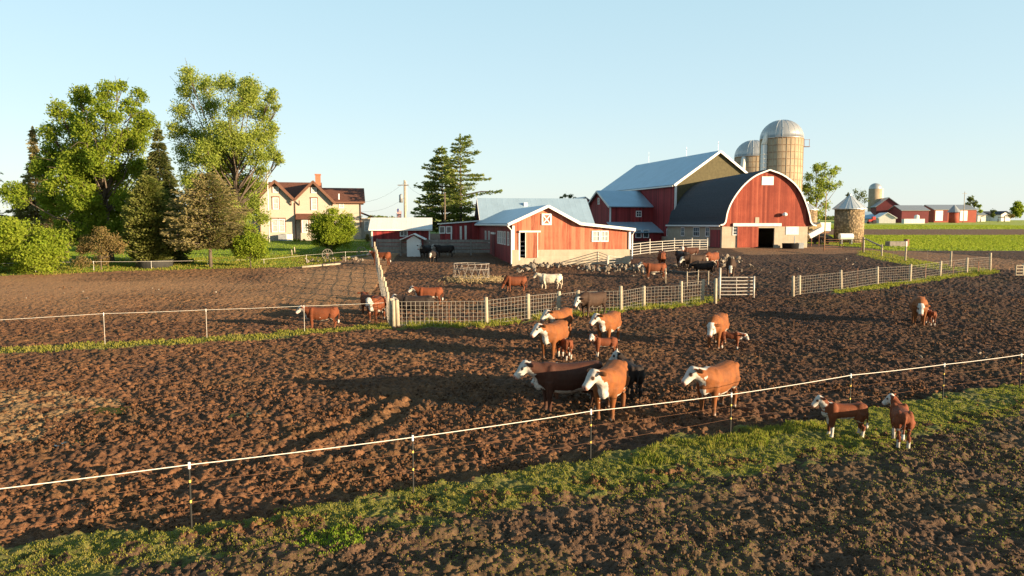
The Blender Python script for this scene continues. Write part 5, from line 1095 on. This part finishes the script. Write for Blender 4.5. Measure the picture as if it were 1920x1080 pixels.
# ------------------------------------------------------------------ rocks, posts, gear
def rock_mesh(seed):
    rng = np.random.default_rng(seed); bm = bmesh.new(); bmesh.ops.create_icosphere(bm, subdivisions=2, radius=.5); s = rng.uniform(.6, 1.1, 3); off = rng.uniform(0, 50, 3)
    pl = [(Vector(rng.normal(size=3)).normalized(), rng.uniform(.3, .45)) for _ in range(7)]
    for v in bm.verts:
        for nn, dd in pl:
            e = v.co.dot(nn)-dd
            if e > 0: v.co -= nn*e
        v.co = Vector((v.co.x*s[0], v.co.y*s[1], v.co.z*s[2]*.8))
    me = bpy.data.meshes.new('rock'); bm.to_mesh(me); bm.free(); me.materials.append(M['stone']); return me
RK = [rock_mesh(100+i) for i in range(9)]; rng = np.random.default_rng(77)
def rocks(path, n, wpx, hpx, smin, smax, label, group):
    seg = np.array(path, float)
    for i in range(n):
        f = rng.uniform(0, len(seg)-1); j = int(f); q = seg[j]*(1-(f-j))+seg[min(j+1, len(seg)-1)]*(f-j); p = G(q[0]+rng.normal()*wpx, q[1]+rng.normal()*hpx)
        o = bpy.data.objects.new('rock', RK[rng.integers(len(RK))]); COL.objects.link(o); s = rng.uniform(smin, smax)*(1.5 if rng.random() < .15 else 1)
        o.location = (p.x, p.y, float(gz(p.x, p.y)[0])+s*.10+abs(rng.normal())*.10*min(1, s*2)); o.rotation_euler = rng.uniform(0, 6.28, 3); o.scale = (s*rng.uniform(.8, 1.5), s, s*rng.uniform(.7, 1)); tag(o, label, 'rock', group)
rocks([(970, 506), (1010, 500), (1050, 497), (1100, 501), (1135, 508)], 120, 9, 2.4, .16, .5, 'pale field stone in the rubble heap along the concrete base of the shed', 'rubble along the shed')
rocks([(1130, 505), (1170, 503), (1210, 510), (1250, 507)], 80, 14, 5, .15, .48, 'field stone in the rubble below the tube rails', 'rubble below the rails')
rocks([(1275, 500), (1330, 490), (1360, 488), (1378, 490)], 65, 11, 5, .16, .5, 'pale field stone in the rubble heap before the arched barn', 'rubble before the barn')
rocks([(1390, 500), (1450, 505), (1560, 500), (1700, 488)], 12, 30, 6, .12, .26, 'loose pale stone on the bare slope in front of the arched barn', 'stones on the slope')
rocks([(1440, 628), (1570, 636), (1700, 640), (1800, 672), (1860, 600), (1860, 690)], 9, 40, 10, .08, .17, 'small pale stone on the dark earth right of the cattle', 'stones on the right')
rocks([(40, 560), (180, 548), (300, 540), (420, 545), (560, 540), (640, 520)], 20, 50, 9, .07, .17, 'small pale stone on the tan earth of the left paddock', 'stones in the left paddock')
rocks([(570, 492), (610, 487), (650, 488), (670, 486)], 50, 12, 2.5, .15, .35, 'small stone in the garden rubble bed beside the lawn', 'stones of the garden bed')
# garden edge logs
for (x0_, y0_, x1_, y1_, lab) in ((566, 504, 640, 496, 'pale log lying along the front of the garden bed'), (640, 486, 700, 478, 'short log half in shade beside the garden bed')):
    a = gq(x0_, y0_); b = gq(x1_, y1_); o = thing('log', lab, 'log', a); MB().tube([(0, 0, .1), (b-a)+Vector((0, 0, .1))], .09, 8).build('stem', 'post_wood', o, True)
for px, py, lab in ((614, 487, 'old wagon wheel at the left of the garden bed'), (678, 482, 'old wagon wheel near the post fence')):
    p = G(px, py); o = thing('wagon_wheel', lab, 'wheel', p); rm = MB(); rr = .5
    rm.tube([(rr*math.cos(a), 0, rr+rr*math.sin(a)) for a in np.linspace(0, 2*math.pi, 25)], .035, 6, cap=False); rm.build('rim', 'board_grey', o)
    for i in range(10): a = 2*math.pi*i/10; MB().tube([(0, 0, rr), (rr*math.cos(a), 0, rr+rr*math.sin(a))], .022, 5).build('spoke', 'board_grey', o)
    MB().tube([(0, -.1, rr), (0, .1, rr)], .09, 8).build('hub', 'rust', o)
for px, pb, pt, lab in ((548, 479, 468, 'short wooden post on the lawn, front one of two'), (553, 477, 463, 'slightly taller wooden post on the lawn, rear one of two')):
    p = G(px, pb); o = thing('garden_post', lab, 'post', p); woodpost(Vector((0, 0, 0)), at(px, pt, p.y).z-p.z, .06, RNG).build('shaft', 'post_wood', o, True)
# fire ring under the spruce
p = G(290, 500); o = thing('stock_trough', 'low dark round trough on the lawn under the spruce', 'trough', p); MB().lathe([(1.42, -.1), (1.45, .52), (1.5, .56), (1.4, .58), (1.36, .2), (.1, .2)], 28).build('shell', 'trough', o, True)
# hay ring feeder
p = G(884, 523); o = thing('hay_feeder', 'battered round bar hay feeder standing in spilled straw', 'feeder', p); rr = 1.32
for z in (.15, .75, 1.15): MB().tube([(rr*math.cos(a), rr*.9*math.sin(a), z) for a in np.linspace(0, 2*math.pi, 29)], .03, 6, cap=False).build('ring', 'board_grey', o)
for i in range(16):
    a = 2*math.pi*i/16; MB().tube([(rr*math.cos(a), rr*.9*math.sin(a), .1), (rr*math.cos(a+.28), rr*.9*math.sin(a+.28), 1.15)], .022, 5).build('bar', 'board_grey', o)
q = np.random.default_rng(3).normal(size=(2500, 2))*np.array([.9, .75])+np.array([p.x+.3, p.y-.6]); zq = gz(q[:, 0], q[:, 1])+.06+np.random.default_rng(4).uniform(0, .12, 2500)
V, F_ = leaves(np.concatenate([q, zq[:, None]], 1), .3, np.random.default_rng(5), .12); tag(npmesh('spilled_straw', V, F_, 'straw'), 'loose straw spilled round the hay feeder', 'straw', kind='stuff')
# shallow puddles in the trodden earth
for n_, (px, py, rx, ry) in enumerate(((185, 768, 1.0, .35), (462, 777, .55, .3), (130, 826, .4, .25), (205, 762, .6, .25))):
    p = G(px, py); a_ = np.linspace(0, 2*math.pi, 29)[:-1]; rr_ = .7+.5*np.array([float(vn(np.array([math.cos(t_)*1.3+9*n_]), np.array([math.sin(t_)*1.3]), 5)[0]) for t_ in a_])
    zq = np.percentile(gz(p.x+rng.uniform(-rx, rx, 80), p.y+rng.uniform(-ry, ry, 80)), 62)
    m = MB(); m.add([(p.x+rx*r_*math.cos(t_), p.y+ry*r_*math.sin(t_), zq) for t_, r_ in zip(a_, rr_)], [tuple(range(28))]); tag(m.build('puddle_water', 'water'), kind='structure')
# poles
def pole(name, label, px, pb, pt, y, r, mat, arm=True):
    p = ground(at(px, pb, y).x, y); h = at(px, pt, y).z-p.z; o = thing(name, label, 'pole', p); MB().tube([(0, 0, -.5), (0, 0, h)], [r*1.15, r*.8], 10).build('shaft', mat, o, True); return o, h
o, h = pole('utility_pole', 'pale utility pole with a transformer beyond the garage', 760, 440, 338, 118, .2, 'post_wood'); MB().box((-.2, -.25, h-.8), (1.8, .12, .14)).build('crossarm', 'board_grey', o); MB().lathe([(.3, h-3.6), (.32, h-2.4), (.1, h-2.2)], 12, (-.62, 0)).build('transformer', 'grey_metal', o, True); MB().tube([(.3, -.1, h-5), (.3, -.1, h-.2)], .05, 6).build('conduit', 'white_dirty', o)
up = Vector((o.location.x, o.location.y, o.location.z+h-.3))
o2, h2 = pole('utility_pole', 'shorter brown utility pole in front of the two pines', 834.5, 450, 361, 96, .13, 'bark'); up2 = Vector((o2.location.x, o2.location.y, o2.location.z+h2-.2))
hp2 = at(648, 378, 104); m = MB()
for k_, (a, b) in enumerate(((up, hp2), (up, up2), (up+Vector((0, 0, -2.5)), hp2+Vector((0, 0, -1))))):
    m = MB(); rope(m, a, b, .012, 1.2); tag(m.build('power_cable', 'black'), ('power cable from the pale utility pole to the farmhouse', 'power cable between the two utility poles', 'lower power cable from the pale utility pole to the farmhouse')[k_], 'cable')
o, h = pole('mast', 'thin white antenna mast in front of the left house corner', 505, 452, 320, 97, .07, 'white_dirty'); MB().tube([(-.3, 0, h-.1), (.3, 0, h-.1)], .03, 5).build('crossbar', 'white_dirty', o)
for zz in (.32, .47, .6): MB().tube([(0, 0, h*zz), (-.7, 1.6, h*zz)], .035, 5).build('bracket', 'brown_trim', o)
o, h = pole('flagpole', 'slim flagpole with a small hanging striped flag beyond the garage', 744.5, 440, 390, 112, .04, 'white_dirty')
fl = MB(); 
for i in range(7): fl.box((.12+.16*i*.55, 0, h-.75-.06*i), (.088, .05, 1.25), m=i % 2)
fl.build('flag', ['flag_red', 'white'], o); MB().box((.2, -.04, h-.35), (.24, .03, .5)).build('flag_canton', 'flag_blue', o)
pole('marker_pole', 'thin tan pole standing before the airy tree right of the arched barn', 1545.5, 465, 360, 100, .07, 'straw')
o, h = pole('utility_pole', 'distant utility pole rising behind the far machine shed', 1806, 415, 359, 355, .16, 'post_wood'); MB().box((0, 0, h-1), (2.2, .15, .15)).build('crossarm', 'post_wood', o)
# gear beside the arched barn
p = ground(at(1484, 462, 88).x, 88.3); o = thing('water_tank', 'black oval stock tank against the arched barn wall', 'tank', p); MB().lathe([(.95, 0), (1.0, .6), (1.05, .62), (1.0, .64), (.93, .3), (.1, .3)], 24).build('tub', 'black', o, True)
p = ground(at(1503, 462, 88).x, 88.5); o = thing('mineral_feeder', 'small grey box feeder right of the black stock tank', 'feeder', p); MB().box((0, 0, .35), (.7, .6, .7)).box((-.7, 0, .75), (.1, .1, 1.5)).build('box', 'grey_metal', o)
p = ground(at(1519, 465, 95).x, 95); o = thing('conveyor', 'white inclined feed conveyor at the right end of the arched barn', 'conveyor', p)
a = at(1517, 443, 95)-p; b = at(1541, 430, 95)-p; MB().beam(a, b, .55, .65).build('chute', 'white', o); MB().beam(at(1516, 430, 96)-p, at(1538, 421.5, 96)-p, .6, .5).build('hood', 'straw', o)
for f in (.2, .8): c = a.lerp(b, f); MB().tube([c, (c.x, c.y, -.1)], .05, 6).build('leg', 'rust', o)
p = ground(at(1540, 440, 104).x, 104); o = thing('feed_wagon', 'white sided feed wagon parked behind the conveyor', 'wagon', p); z0 = at(1540, 433, 104).z-p.z; z1 = at(1540, 417, 104).z-p.z
MB().box((0, 0, (z0+z1)/2), (1.5, 2.6, z1-z0)).build('box', 'white', o)
for xx in (-.5, .5):
    for yy in (-.9, .9): MB().tube([(xx-.1, yy, .45), (xx+.1, yy, .45)], .45, 14).build('wheel', 'black', o)
MB().box((0, 0, z0-.2), (1.2, 2.4, .2)).box((0, 0, .7), (.3, 2.4, .6)).build('frame', 'rust', o)
p = G(1551, 456); o = thing('manure_heap', 'dark rounded heap between the arched barn and the stone crib', 'heap', p); bm = MB(); sphere(bm, (0, 2, .1), (2.0, 1.6, 1.25), 16); hp_ = bm.build('mound', 'bark', o, True)
p = ground(at(1586, 452, 102).x, 102); o = thing('fuel_tank', 'white box shaped fuel tank on legs in front of the stone crib', 'tank', p); z0 = at(1586, 450, 102).z-p.z; z1 = at(1586, 437.5, 102).z-p.z
MB().tube([(-.92, 0, (z0+z1)/2), (.92, 0, (z0+z1)/2)], (z1-z0)/2, 14).build('shell', 'white', o, False); lg = MB()
for xx in (-.7, .7):
    MB().box((xx, 0, z0/2), (.12, .7, z0+.2)).build('leg', 'grey_metal', o)
p = ground(at(1668, 463, 96).x, 94); o = thing('livestock_feeder', 'weathered grey feed box with a white end on the field edge', 'feed box', p); z1 = at(1668, 452.5, 94).z-p.z
MB().box((-.3, 0, z1/2), (2.1, 1.2, z1)).build('box', 'board_grey', o); MB().box((.83, -.02, z1/2), (.16, 1.22, z1+.04)).build('end_board', 'white', o)
p = ground(at(1685.5, 463, 96).x, 94.2); o = thing('oil_drum', 'rusty brown drum beside the feed box', 'drum', p); MB().lathe([(.3, 0), (.31, .02), (.3, .3), (.32, .32), (.3, .34), (.3, .62), (.32, .64), (.3, .66), (.3, .95), (.27, .96)], 18).build('shell', 'rust', o, True)
